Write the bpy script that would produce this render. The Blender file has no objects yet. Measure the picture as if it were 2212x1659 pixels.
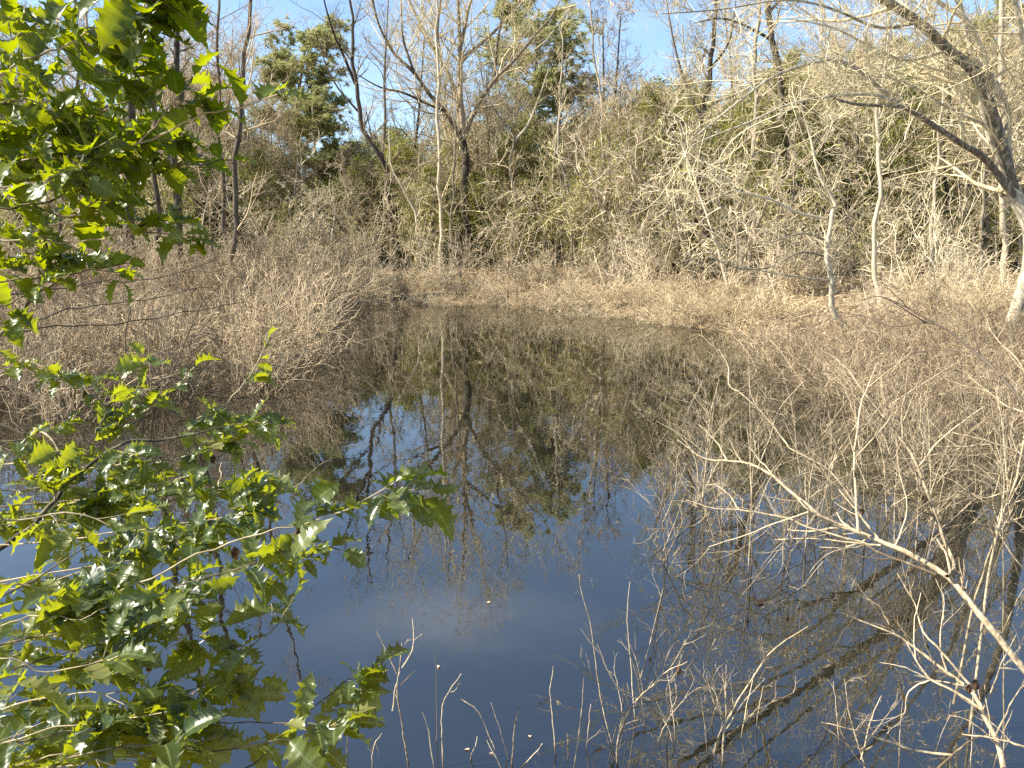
import bpy, math
import numpy as np
from mathutils import Vector

# ------------------------------------------------------------------ camera, sky, sun, exposure
S = bpy.context.scene
COL = S.collection
F = 1662.0; PITCH = math.radians(10.2); CAMH = 2.0
cd = bpy.data.cameras.new('camera'); cam = bpy.data.objects.new('camera', cd); COL.objects.link(cam)
cd.sensor_width = 36.0; cd.lens = 36.0 * F / 2212.0
cd.clip_start = 0.05; cd.clip_end = 5000
cam.location = (0, 0, CAMH); cam.rotation_euler = (math.pi/2 - PITCH, 0, 0)
S.camera = cam

SUN_AZ = math.radians(-97); SUN_EL = math.radians(40)
W = bpy.data.worlds.new('World'); S.world = W; W.use_nodes = True
nt = W.node_tree; bg = nt.nodes['Background']
sky = nt.nodes.new('ShaderNodeTexSky'); sky.sky_type = 'NISHITA'; sky.sun_disc = False
sky.sun_elevation = SUN_EL; sky.sun_rotation = SUN_AZ; sky.air_density = 1.0; sky.dust_density = 0.0; sky.ozone_density = 1.9
tc = nt.nodes.new('ShaderNodeTexCoord'); mp = nt.nodes.new('ShaderNodeMapping'); mp.inputs['Scale'].default_value = (1.2, 1.2, 3.2)
nz = nt.nodes.new('ShaderNodeTexNoise'); nz.inputs['Scale'].default_value = 2.1; nz.inputs['Detail'].default_value = 5; nz.inputs['Roughness'].default_value = .5
rp = nt.nodes.new('ShaderNodeMapRange'); rp.inputs[1].default_value = .56; rp.inputs[2].default_value = .80; rp.inputs[3].default_value = 0; rp.inputs[4].default_value = .12
mx = nt.nodes.new('ShaderNodeMixRGB'); mx.inputs[2].default_value = (7.5, 8.0, 8.8, 1)
nt.links.new(tc.outputs['Generated'], mp.inputs[0]); nt.links.new(mp.outputs[0], nz.inputs[0]); nt.links.new(nz.outputs[0], rp.inputs[0])
nt.links.new(rp.outputs[0], mx.inputs[0]); nt.links.new(sky.outputs[0], mx.inputs[1]); 
# one soft low cloud bank
vs = nt.nodes.new('ShaderNodeVectorMath'); vs.operation = 'SUBTRACT'; ce, ca = math.radians(27.5), math.radians(-5); vs.inputs[1].default_value = (math.sin(ca)*math.cos(ce), math.cos(ca)*math.cos(ce), math.sin(ce))
vm = nt.nodes.new('ShaderNodeVectorMath'); vm.operation = 'MULTIPLY'; vm.inputs[1].default_value = (1/.24, 0, 1/.062)
vl = nt.nodes.new('ShaderNodeVectorMath'); vl.operation = 'LENGTH'; vr = nt.nodes.new('ShaderNodeMapRange'); vr.interpolation_type = 'SMOOTHSTEP'; vr.inputs[1].default_value = 1; vr.inputs[2].default_value = 0; vr.inputs[3].default_value = 0; vr.inputs[4].default_value = .75
n3 = nt.nodes.new('ShaderNodeMapRange'); n3.inputs[1].default_value = .3; n3.inputs[2].default_value = .65
pm = nt.nodes.new('ShaderNodeMath'); pm.operation = 'MULTIPLY'; m2 = nt.nodes.new('ShaderNodeMixRGB'); m2.inputs[2].default_value = (6.5, 6.8, 7.4, 1)
nt.links.new(tc.outputs['Generated'], vs.inputs[0]); nt.links.new(vs.outputs[0], vm.inputs[0]); nt.links.new(vm.outputs[0], vl.inputs[0]); nt.links.new(vl.outputs['Value'], vr.inputs[0]); nt.links.new(nz.outputs[0], n3.inputs[0])
nt.links.new(vr.outputs[0], pm.inputs[0]); nt.links.new(n3.outputs[0], pm.inputs[1]); nt.links.new(pm.outputs[0], m2.inputs[0]); nt.links.new(mx.outputs[0], m2.inputs[1]); nt.links.new(m2.outputs[0], bg.inputs[0])
bg.inputs[1].default_value = 0.092
sd_ = bpy.data.lights.new('sun', 'SUN'); sd_.energy = 5.0; sd_.angle = math.radians(.53); sd_.color = (1.0, .91, .76)
sun = bpy.data.objects.new('sun', sd_); COL.objects.link(sun)
sv = Vector((math.sin(SUN_AZ)*math.cos(SUN_EL), math.cos(SUN_AZ)*math.cos(SUN_EL), math.sin(SUN_EL)))
sun.rotation_euler = sv.to_track_quat('Z', 'Y').to_euler(); sun.location = (-30, -10, 40)
S.view_settings.view_transform = 'Standard'; S.view_settings.look = 'None'
S.view_settings.exposure = 1.45; S.view_settings.gamma = 1.0
try:
    S.cycles.max_bounces = 6; S.cycles.transparent_max_bounces = 8; S.cycles.use_denoising = False
except Exception: pass

# ------------------------------------------------------------------ helpers
RNG = np.random.default_rng(11)
def up3(x, y, d):
    """photo pixel (2212 wide) + forward distance -> world point"""
    cx = (x-1106.0)/F; cy = (829.5-y)/F
    dy = math.cos(PITCH) + cy*math.sin(PITCH); dz = -math.sin(PITCH) + cy*math.cos(PITCH)
    k = d/dy
    return (cx*k, d, CAMH + dz*k)
def water_d(y, z=0.0):
    cy = (829.5-y)/F
    return (CAMH-z)/(-( -math.sin(PITCH)+cy*math.cos(PITCH))/(math.cos(PITCH)+cy*math.sin(PITCH)))
def norm(a):
    return a/np.maximum(np.linalg.norm(a, axis=-1, keepdims=True), 1e-9)
def parse(s):
    return [tuple(float(v) for v in p.split(',')) for p in s.split()]
def smooth(P, n):
    """catmull-rom through P, resampled to n points by length"""
    P = np.asarray(P, float)
    if len(P) == 2:
        t = np.linspace(0, 1, n)[:, None]; return P[0]*(1-t)+P[1]*t
    Q = np.vstack([2*P[0]-P[1], P, 2*P[-1]-P[-2]]); out = []
    for i in range(1, len(Q)-2):
        for t in np.linspace(0, 1, 8, endpoint=False):
            a, b, c, d = Q[i-1], Q[i], Q[i+1], Q[i+2]
            out.append(.5*((2*b)+(-a+c)*t+(2*a-5*b+4*c-d)*t*t+(-a+3*b-3*c+d)*t**3))
    out.append(P[-1]); out = np.array(out)
    L = np.r_[0, np.cumsum(np.linalg.norm(np.diff(out, axis=0), axis=1))]
    s = np.linspace(0, L[-1], n)
    return np.stack([np.interp(s, L, out[:, k]) for k in range(out.shape[1])], 1)

class Mesh:
    def __init__(self): self.v = []; self.f = []; self.n = 0; self.tint = []; self.lat = []
    def add(self, V, Fc, tint=None, lat=None):
        V = np.asarray(V, float).reshape(-1, 3); Fc = np.asarray(Fc, int)
        self.v.append(V); self.f.append(Fc+self.n); self.n += len(V)
        self.tint.append(np.full(len(V), .5) if tint is None else np.asarray(tint, float).ravel())
        self.lat.append(np.zeros(len(V)) if lat is None else np.asarray(lat, float).ravel())
    def tubes(self, P, R, k=3):
        P = np.asarray(P, float); R = np.asarray(R, float)
        if P.ndim == 2: P = P[None]; R = R[None]
        m, n, _ = P.shape
        if m == 0: return
        T = np.gradient(P, axis=1); T = norm(T); mt = norm(T.mean(1))
        ref = np.zeros((m, 3)); ref[np.arange(m), np.argmin(np.abs(mt), axis=1)] = 1
        U = norm(np.cross(T, ref[:, None, :])); Vv = np.cross(T, U)
        a = np.linspace(0, 2*math.pi, k, endpoint=False)
        ring = P[:, :, None, :] + R[:, :, None, None]*(np.cos(a)[None, None, :, None]*U[:, :, None, :] + np.sin(a)[None, None, :, None]*Vv[:, :, None, :])
        idx = np.arange(m*n*k).reshape(m, n, k)
        A = idx[:, :-1, :]; B = np.roll(A, -1, axis=2); D = idx[:, 1:, :]; C = np.roll(D, -1, axis=2)
        Fc = np.stack([A, B, C, D], -1).reshape(-1, 4)
        tint = np.repeat(RNG.random(m), n*k)
        self.add(ring, Fc, tint)
    def build(self, name, mat, parent=None, smooth_=True, link=True):
        V = np.vstack(self.v) if self.v else np.zeros((0, 3)); off = V.mean(0)*0
        me = bpy.data.meshes.new(name)
        me.vertices.add(len(V)); me.vertices.foreach_set('co', V.astype('f4').ravel())
        loops = np.concatenate([f.ravel() for f in self.f]); tot = np.concatenate([np.full(len(f), f.shape[1]) for f in self.f])
        me.loops.add(len(loops)); me.loops.foreach_set('vertex_index', loops.astype('i4'))
        st = np.r_[0, np.cumsum(tot)[:-1]]
        me.polygons.add(len(tot)); me.polygons.foreach_set('loop_start', st.astype('i4'))
        me.polygons.foreach_set('use_smooth', np.full(len(tot), smooth_))
        me.update(calc_edges=True)
        for nm, ar in (('tint', self.tint), ('lat', self.lat)):
            at = me.attributes.new(nm, 'FLOAT', 'POINT'); at.data.foreach_set('value', np.concatenate(ar).astype('f4'))
        me.materials.append(mat)
        o = bpy.data.objects.new(name, me); COL.objects.link(o)
        if parent: o.parent = parent
        return o

def tag(o, label=None, cat=None, group=None, kind=None):
    if label: o['label'] = label
    if cat: o['category'] = cat
    if group: o['group'] = group
    if kind: o['kind'] = kind
    return o
def thing(name, label, cat, loc=(0, 0, 0), group=None):
    o = bpy.data.objects.new(name, None); COL.objects.link(o); o.empty_display_size = .3; o.location = loc
    return tag(o, label, cat, group)
def copy_tree(o, parent=None):
    c = o.copy(); COL.objects.link(c)
    if parent: c.parent = parent
    for ch in list(o.children): copy_tree(ch, c)
    return c

def grow(P0, D, L, R, n=4, wander=.2, trop=0.0, taper=.3, rng=RNG):
    P0 = np.asarray(P0, float); D = norm(np.asarray(D, float)); m = len(P0)
    P = np.zeros((m, n, 3)); P[:, 0] = P0; st = (np.asarray(L)/(n-1))[:, None]
    for i in range(1, n):
        D = norm(D + rng.normal(0, wander, (m, 3)) + np.array([0, 0, trop]))
        P[:, i] = P[:, i-1] + D*st
    t = np.linspace(0, 1, n)[None]
    return P, np.asarray(R)[:, None]*(1-t*(1-taper))
def kids(P, R, per, t0=.2, t1=1., ang=(35, 60), ratio=(.35, .6), Rr=.5, n=4, wander=.2, trop=0., taper=.3, rmin=0., up=0., Lfix=None, rng=RNG):
    """side shoots on every polyline; per = shoots per polyline (or array)"""
    m, k, _ = P.shape
    cnt = np.full(m, per) if np.isscalar(per) else np.asarray(per)
    ii = np.repeat(np.arange(m), cnt); q = len(ii)
    t = t0 + (t1-t0)*rng.random(q); s = t*(k-1); i0 = np.minimum(s.astype(int), k-2); f = (s-i0)[:, None]
    A = P[ii, i0]; B = P[ii, i0+1]; pos = A*(1-f)+B*f; T = norm(B-A)
    rnd = rng.normal(size=(q, 3)) + np.array([0, 0, up]); perp = norm(rnd - (rnd*T).sum(1, keepdims=True)*T)
    a = np.radians(rng.uniform(ang[0], ang[1], q))[:, None]
    D = T*np.cos(a) + perp*np.sin(a)
    Lp = np.linalg.norm(np.diff(P, axis=1), axis=2).sum(1)
    if Lfix is None: L = Lp[ii]*rng.uniform(ratio[0], ratio[1], q)*(1.15-.55*t)
    else: L = rng.uniform(Lfix[0], Lfix[1], q)*(1.15-.4*t)
    rr = (R[ii, i0]*(1-f[:, 0])+R[ii, i0+1]*f[:, 0])*Rr*rng.uniform(.7, 1.1, q)
    return grow(pos, D, L, np.maximum(rr, rmin), n, wander, trop, taper, rng)

# ------------------------------------------------------------------ materials
def mat_new(name):
    m = bpy.data.materials.new(name); m.use_nodes = True
    return m, m.node_tree, m.node_tree.nodes['Principled BSDF']
def ramp(nt, stops):
    r = nt.nodes.new('ShaderNodeValToRGB'); e = r.color_ramp.elements
    while len(e) < len(stops): e.new(.5)
    for i, (p, c) in enumerate(stops): e[i].position = p; e[i].color = (*c, 1)
    return r
def wood(name, c0, c1, scale=6, rough=.85, inst=.25, bump=.3, stretch=.25, wet=False):
    m, nt, b = mat_new(name); L = nt.links
    tc = nt.nodes.new('ShaderNodeTexCoord'); mp = nt.nodes.new('ShaderNodeMapping'); mp.inputs['Scale'].default_value = (1, 1, stretch)
    nz = nt.nodes.new('ShaderNodeTexNoise'); nz.inputs['Scale'].default_value = scale; nz.inputs['Detail'].default_value = 5
    L.new(tc.outputs['Object'], mp.inputs[0]); L.new(mp.outputs[0], nz.inputs[0])
    at = nt.nodes.new('ShaderNodeAttribute'); at.attribute_name = 'tint'
    oi = nt.nodes.new('ShaderNodeObjectInfo')
    a1 = nt.nodes.new('ShaderNodeMath'); a1.operation = 'MULTIPLY_ADD'; a1.inputs[1].default_value = .45; L.new(at.outputs['Fac'], a1.inputs[0])
    a2 = nt.nodes.new('ShaderNodeMath'); a2.operation = 'MULTIPLY_ADD'; a2.inputs[1].default_value = inst; a2.inputs[2].default_value = -.225-inst/2+.0
    L.new(oi.outputs['Random'], a2.inputs[0]); L.new(a2.outputs[0], a1.inputs[2])
    a3 = nt.nodes.new('ShaderNodeMath'); a3.operation = 'ADD'; L.new(a1.outputs[0], a3.inputs[0]); L.new(nz.outputs[0], a3.inputs[1])
    r = ramp(nt, [(.25, c0), (.75, c1)]); L.new(a3.outputs[0], r.inputs[0]); L.new(r.outputs[0], b.inputs['Base Color'])
    if wet:   # soaked, stained foot of the stem
        ge = nt.nodes.new('ShaderNodeNewGeometry'); sx = nt.nodes.new('ShaderNodeSeparateXYZ'); wr = nt.nodes.new('ShaderNodeMapRange'); wr.inputs[1].default_value = .02; wr.inputs[2].default_value = .07; wr.inputs[3].default_value = .75; wr.inputs[4].default_value = 0
        wm_ = nt.nodes.new('ShaderNodeMixRGB'); wm_.inputs[2].default_value = (.03, .022, .015, 1); L.new(ge.outputs['Position'], sx.inputs[0]); L.new(sx.outputs[2], wr.inputs[0]); L.new(wr.outputs[0], wm_.inputs[0]); L.new(r.outputs[0], wm_.inputs[1]); L.new(wm_.outputs[0], b.inputs['Base Color'])
    b.inputs['Roughness'].default_value = rough; b.inputs['Specular IOR Level'].default_value = .25
    if bump:
        bp = nt.nodes.new('ShaderNodeBump'); bp.inputs['Strength'].default_value = bump; bp.inputs['Distance'].default_value = .01
        L.new(nz.outputs[0], bp.inputs['Height']); L.new(bp.outputs[0], b.inputs['Normal'])
    return m
def leafmat(name, stops, trans, tfac, rough=.5, spec=.3, rib=None, inst=.3):
    m, nt, b = mat_new(name); L = nt.links
    at = nt.nodes.new('ShaderNodeAttribute'); at.attribute_name = 'tint'; oi = nt.nodes.new('ShaderNodeObjectInfo')
    a2 = nt.nodes.new('ShaderNodeMath'); a2.operation = 'MULTIPLY_ADD'; a2.inputs[1].default_value = inst; a2.inputs[2].default_value = -inst/2
    L.new(oi.outputs['Random'], a2.inputs[0]); a3 = nt.nodes.new('ShaderNodeMath'); a3.operation = 'ADD'
    L.new(at.outputs['Fac'], a3.inputs[0]); L.new(a2.outputs[0], a3.inputs[1])
    r = ramp(nt, stops); L.new(a3.outputs[0], r.inputs[0]); col = r.outputs[0]
    if rib:
        al = nt.nodes.new('ShaderNodeAttribute'); al.attribute_name = 'lat'
        mr = nt.nodes.new('ShaderNodeMapRange'); mr.inputs[1].default_value = .04; mr.inputs[2].default_value = .12; mr.inputs[3].default_value = .8; mr.inputs[4].default_value = 0
        L.new(al.outputs['Fac'], mr.inputs[0]); mm = nt.nodes.new('ShaderNodeMixRGB'); mm.inputs[2].default_value = (*rib, 1)
        L.new(mr.outputs[0], mm.inputs[0]); L.new(col, mm.inputs[1]); col = mm.outputs[0]
    L.new(col, b.inputs['Base Color']); b.inputs['Roughness'].default_value = rough; b.inputs['Specular IOR Level'].default_value = spec
    tr = nt.nodes.new('ShaderNodeBsdfTranslucent'); tr.inputs[0].default_value = (*trans, 1)
    ms = nt.nodes.new('ShaderNodeMixShader'); ms.inputs[0].default_value = tfac
    L.new(b.outputs[0], ms.inputs[1]); L.new(tr.outputs[0], ms.inputs[2]); L.new(ms.outputs[0], nt.nodes['Material Output'].inputs[0])
    return m
M = {
 'bark_dark': wood('bark_dark', (.028, .022, .017), (.13, .105, .075), 9),
 'bark_mid': wood('bark_mid', (.05, .04, .03), (.32, .26, .18), 9),
 'bark_grey': wood('bark_grey', (.12, .10, .075), (.42, .36, .27), 9),
 'bark_pale': wood('bark_pale', (.13, .11, .08), (.50, .43, .31), 14),
 'bark_lichen': wood('bark_lichen', (.12, .10, .075), (.60, .54, .40), 13, stretch=.6, inst=0),
 'branch_dull': wood('branch_dull', (.09, .07, .045), (.40, .32, .21), 55, bump=.5, stretch=.8, wet=True),
 'twig_tan': wood('twig_tan', (.22, .18, .10), (.70, .60, .38), 3, bump=0, inst=.45),
 'twig_pale': wood('twig_pale', (.34, .28, .18), (.72, .62, .44), 3, bump=0, inst=.3),
 'twig_grey': wood('twig_grey', (.11, .08, .048), (.52, .41, .26), 3, bump=0, inst=.5),
 'twig_dark': wood('twig_dark', (.055, .043, .032), (.19, .15, .11), 3, bump=0),
 'cane_tan': wood('cane_tan', (.22, .17, .095), (.68, .56, .36), 2, bump=0, inst=.4),
 'branch_bright': wood('branch_bright', (.12, .09, .055), (.58, .47, .31), 55, bump=.6, stretch=.8, wet=True),
 'holly_wood': wood('holly_wood', (.06, .05, .03), (.46, .38, .24), 22, bump=.2, stretch=1),
 'holly_leaf': leafmat('holly_leaf', [(0, (.010, .024, .006)), (.5, (.030, .055, .009)), (1, (.085, .12, .018))], (.38, .44, .002), .44, .36, .45, rib=(.12, .17, .03)),
 'holly_low': leafmat('holly_low', [(0, (.012, .030, .013)), (.4, (.030, .060, .020)), (.8, (.10, .13, .04)), (1, (.20, .21, .08))], (.40, .44, .010), .42, .34, .6, rib=(.18, .22, .09)),
 'dead_leaf': leafmat('dead_leaf', [(0, (.03, .014, .008)), (1, (.15, .095, .055))], (.16, .08, .03), .12, .6, .2),
 'pine': leafmat('pine', [(0, (.20, .20, .08)), (.5, (.36, .36, .16)), (1, (.52, .49, .25))], (.40, .42, .17), .45, .6, .2),
 'evergreen': leafmat('evergreen', [(0, (.035, .045, .010)), (.5, (.17, .175, .042)), (1, (.46, .43, .13))], (.38, .40, .07), .42, .5, .35),
 'beech': leafmat('beech', [(0, (.16, .10, .05)), (.5, (.28, .19, .10)), (1, (.42, .30, .18))], (.40, .26, .12), .3, .6, .2),
 'litter': leafmat('litter', [(0, (.18, .125, .065)), (.5, (.44, .33, .19)), (1, (.72, .59, .38))], (.35, .22, .1), .15, .7, .2),
}

# ------------------------------------------------------------------ ground and water
POND = np.array([(-14, 1.2), (-6, 2.0), (-2, 1.75), (2, 1.8), (6, 2.0), (14, 1.6), (17, 6), (13, 11), (10, 13.4), (7.2, 15.2), (4.6, 18), (3.6, 20.8), (1.9, 25), (-1, 27), (-5.4, 27.6), (-6.3, 22), (-6.3, 18), (-7.6, 13), (-11, 9.5), (-16, 7)], float)
def pond_sd(x, y):
    x = np.asarray(x, float); y = np.asarray(y, float)
    d = np.full(x.shape, 1e9); ins = np.zeros(x.shape, bool); n = len(POND)
    for i in range(n):
        ax, ay = POND[i]; bx, by = POND[(i+1) % n]; ex, ey = bx-ax, by-ay
        t = np.clip(((x-ax)*ex+(y-ay)*ey)/(ex*ex+ey*ey), 0, 1)
        d = np.minimum(d, np.hypot(x-ax-t*ex, y-ay-t*ey))
        c = ((ay > y) != (by > y)) & (x < (bx-ax)*(y-ay)/(by-ay+1e-12)+ax); ins ^= c
    return np.where(ins, -d, d)
def gz(x, y):
    x = np.asarray(x, float); y = np.asarray(y, float)
    s = pond_sd(x, y)+.25*np.sin(x*2.3+y*.7)+.2*np.sin(y*1.9-x*1.1)
    n = .05*np.sin(x*1.7+1.3*np.sin(y*1.1))+.05*np.sin(y*2.1+x*.6)+.03*np.sin(x*4.3-y*3.7)
    so = np.maximum(s, 0)
    land = .02+.28*(1-np.exp(-so/1.3))+.45*np.clip(so/16, 0, 1)+.012*np.clip(so-16, 0, 400)+n*(1-np.exp(-so/.8))
    bed = -.05-.75*(1-np.exp(s/1.6))
    return np.where(s > 0, land, np.minimum(bed, 0))
def gz1(x, y): return float(gz(np.array([x]), np.array([y]))[0])
def axis(lo, hi, c0, c1, n, m):
    a = np.linspace(c0, c1, n); l = c0-(np.linspace(0, 1, m)[1:]**2.5)*(c0-lo); h = c1+(np.linspace(0, 1, m)[1:]**2.5)*(hi-c1)
    return np.concatenate([l[::-1], a, h])
gx = axis(-900, 900, -30, 30, 240, 30); gy = axis(-300, 1500, -4, 62, 270, 30)
GX, GY = np.meshgrid(gx, gy); GZ = gz(GX, GY)
gm = Mesh(); nx, ny = len(gx), len(gy); idx = np.arange(nx*ny).reshape(ny, nx)
gm.add(np.stack([GX, GY, GZ], -1), np.stack([idx[:-1, :-1], idx[:-1, 1:], idx[1:, 1:], idx[1:, :-1]], -1).reshape(-1, 4))
m, nt, b = mat_new('forest_floor'); Lk = nt.links
tc = nt.nodes.new('ShaderNodeTexCoord'); n1 = nt.nodes.new('ShaderNodeTexNoise'); n1.inputs['Scale'].default_value = 9; n1.inputs['Detail'].default_value = 8; n1.inputs['Roughness'].default_value = .75
n2 = nt.nodes.new('ShaderNodeTexNoise'); n2.inputs['Scale'].default_value = .5; n2.inputs['Detail'].default_value = 3
Lk.new(tc.outputs['Object'], n1.inputs[0]); Lk.new(tc.outputs['Object'], n2.inputs[0])
r1 = ramp(nt, [(.3, (.06, .042, .026)), (.5, (.22, .16, .095)), (.7, (.46, .36, .22))]); Lk.new(n1.outputs[0], r1.inputs[0])
r2 = ramp(nt, [(.35, (.75, .72, .68)), (.65, (1.0, .98, .9))]); Lk.new(n2.outputs[0], r2.inputs[0])
mm = nt.nodes.new('ShaderNodeMixRGB'); mm.blend_type = 'MULTIPLY'; mm.inputs[0].default_value = 1; Lk.new(r1.outputs[0], mm.inputs[1]); Lk.new(r2.outputs[0], mm.inputs[2])
Lk.new(mm.outputs[0], b.inputs['Base Color']); b.inputs['Roughness'].default_value = .95
bp = nt.nodes.new('ShaderNodeBump'); bp.inputs['Strength'].default_value = .8; bp.inputs['Distance'].default_value = .04; Lk.new(n1.outputs[0], bp.inputs['Height']); Lk.new(bp.outputs[0], b.inputs['Normal'])
tag(gm.build('ground', m), kind='structure')

m, nt, b = mat_new('pond_water'); Lk = nt.links
b.inputs['Base Color'].default_value = (.009, .009, .006, 1); b.inputs['Roughness'].default_value = .0; b.inputs['IOR'].default_value = 2.45
tc = nt.nodes.new('ShaderNodeTexCoord'); n1 = nt.nodes.new('ShaderNodeTexNoise'); n1.inputs['Scale'].default_value = 5; n1.inputs['Detail'].default_value = 3
mp = nt.nodes.new('ShaderNodeMapping'); mp.inputs['Scale'].default_value = (1, .6, 1); Lk.new(tc.outputs['Object'], mp.inputs[0]); Lk.new(mp.outputs[0], n1.inputs[0])
bp = nt.nodes.new('ShaderNodeBump'); bp.inputs['Strength'].default_value = .07; bp.inputs['Distance'].default_value = .012; Lk.new(n1.outputs[0], bp.inputs['Height']); Lk.new(bp.outputs[0], b.inputs['Normal'])
wm = Mesh(); wm.add([(-19, .4, 0), (19, .4, 0), (19, 29.5, 0), (-19, 29.5, 0)], [(0, 1, 2, 3)])
tag(wm.build('water', m), kind='structure')

# ------------------------------------------------------------------ leaf litter and dead grass (stuff)
def quads(C, size, nrm_up=.6, rng=RNG, aspect=.6, tint=None):
    q = len(C); N = norm(rng.normal(size=(q, 3))+np.array([0, 0, nrm_up])); R_ = rng.normal(size=(q, 3)); U = norm(np.cross(N, R_)); V = np.cross(N, U)
    s = (size if np.ndim(size) else np.full(q, size))[:, None]*rng.uniform(.6, 1.2, (q, 1))
    P = np.stack([C-U*s*.5, C-V*s*.5*aspect+N*s*.1, C+U*s*.5, C+V*s*.5*aspect+N*s*.1], 1)
    idx = np.arange(q*4).reshape(q, 4); t = rng.random(q) if tint is None else tint
    return P, idx, np.repeat(t, 4)
lx = RNG.uniform(-26, 26, 90000); ly = RNG.uniform(8, 46, 90000); s_ = pond_sd(lx, ly); k = (s_ > -.1) & (np.abs(lx) < ly*.72+2); lx, ly = lx[k], ly[k]
lm = Mesh(); P, I, T = quads(np.stack([lx, ly, gz(lx, ly)+.02], 1), .11, 1.6); lm.add(P, I, T)
tag(lm.build('leaf_litter', M['litter'], smooth_=False), 'tan fallen leaves covering the banks around the pond', 'fallen leaves', kind='stuff')

q = 46000; lx = RNG.uniform(-14, 24, q); ly = RNG.uniform(12, 36, q); s_ = pond_sd(lx, ly); dens = np.sin(lx*1.9+np.sin(ly*1.3)*2)*np.sin(ly*1.7+lx*.4)
k = (s_ > -.15) & (s_ < 7) & (np.abs(lx) < ly*.7+1) & (RNG.random(q) < .55+.5*dens) & (RNG.random(q) < 1.15-s_/7); lx, ly = lx[k], ly[k]; q = len(lx)
P, R = grow(np.stack([lx, ly, gz(lx, ly)-.03], 1), RNG.normal(0, .45, (q, 3))+np.array([0, 0, 1.]), RNG.uniform(.1, .4, q)*(1+.4*dens[k]), np.full(q, .0065), 4, .12, -.16, .3)
lm = Mesh(); lm.tubes(P, R, 3)
tag(lm.build('dead_grass', M['cane_tan']), 'shaggy straw coloured dead grass along the far bank', 'dead grass', kind='stuff')

# ------------------------------------------------------------------ individual trees traced along the far bank
def line(s, d0, d1=None, w0=10, w1=3, n=None, jit=0.):
    px = parse(s); d1 = d0 if d1 is None else d1; q = len(px)
    P = np.array([up3(x, y, d0+(d1-d0)*i/max(q-1, 1)) for i, (x, y) in enumerate(px)])
    n = n or max(6, 3*q); P = smooth(P, n)
    if jit: P[1:] += RNG.normal(0, jit, (n-1, 3))
    t = np.linspace(0, 1, n); R = (w0+(w1-w0)*t)/2/F*np.linspace(d0, d1, n)
    return P, R
def tolocal(P, o): return P-np.asarray(o)
def traced_tree(name, label, limbs, bark, twig, dens=1., L1=(1.5, 3.5), depth=3, t0=.35, cat='tree', trop=.05, group=None, leaves=None, tt0=.3, rmin=.006, crown_name='crown', k1=5):
    P0, R0 = line(*limbs[0][:2], **limbs[0][2])
    bx, by = P0[0, 0], P0[0, 1]; base = np.array([bx, by, gz1(bx, by)])
    if P0[0, 2] > base[2]+.05:
        P0 = np.vstack([base-np.array([0, 0, .15]), P0]); R0 = np.r_[R0[0]*1.35, R0]
    ph = RNG.uniform(0, 6, 4); h_ = P0[:, 2]; P0[1:, 0] += (.06*np.sin(h_*1.9+ph[0])+.035*np.sin(h_*4.3+ph[1]))[1:]; P0[1:, 1] += (.06*np.sin(h_*1.7+ph[2]))[1:]
    root = thing(name, label, cat, tuple(base), group)
    tm = Mesh(); tm.tubes(P0-base, R0, 10); tm.build('trunk', M[bark], root)
    cm = Mesh(); src = [(P0, R0, t0)]
    for l in limbs[1:]:
        P, R = line(*l[:2], **l[2]); big = Mesh(); big.tubes(P-base, R, 7); big.build('limb', M[bark], root); src.append((P, R, .12))
    lev = []
    for P, R, ta in src:
        Ln = np.linalg.norm(np.diff(P, axis=0), axis=1).sum()
        c = max(2, int(dens*Ln*2.0*(1-ta)))
        k = kids(P[None], R[None], c, ta, 1, (30, 65), Lfix=L1, Rr=.42, n=6, wander=.16, trop=trop, rmin=rmin*1.6, up=.3); lev.append(k)
    Pa = np.concatenate([a for a, _ in lev]); Ra = np.concatenate([b for _, b in lev]); cm.tubes(Pa-base, Ra, 4)
    P, R = Pa, Ra
    for i in range(depth-1):
        P, R = kids(P, R, [6, 5, 4][i], .15, 1, (30, 65), (.32, .62), Rr=.55, n=4, wander=.2, trop=trop, rmin=rmin*(.8 if i else 1), up=.25); cm.tubes(P-base, R, 3)
    cm.build(crown_name, M[twig], root)
    if leaves:
        n, size, mt = leaves; tips = P.reshape(-1, 3); C = tips[RNG.integers(0, len(tips), n)]+RNG.normal(0, .05, (n, 3))
        f = Mesh(); q, I, T = quads(C-base, size, .2); f.add(q, I, T); f.build('foliage', M[mt], root, smooth_=False)
    return root
D = dict
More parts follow.
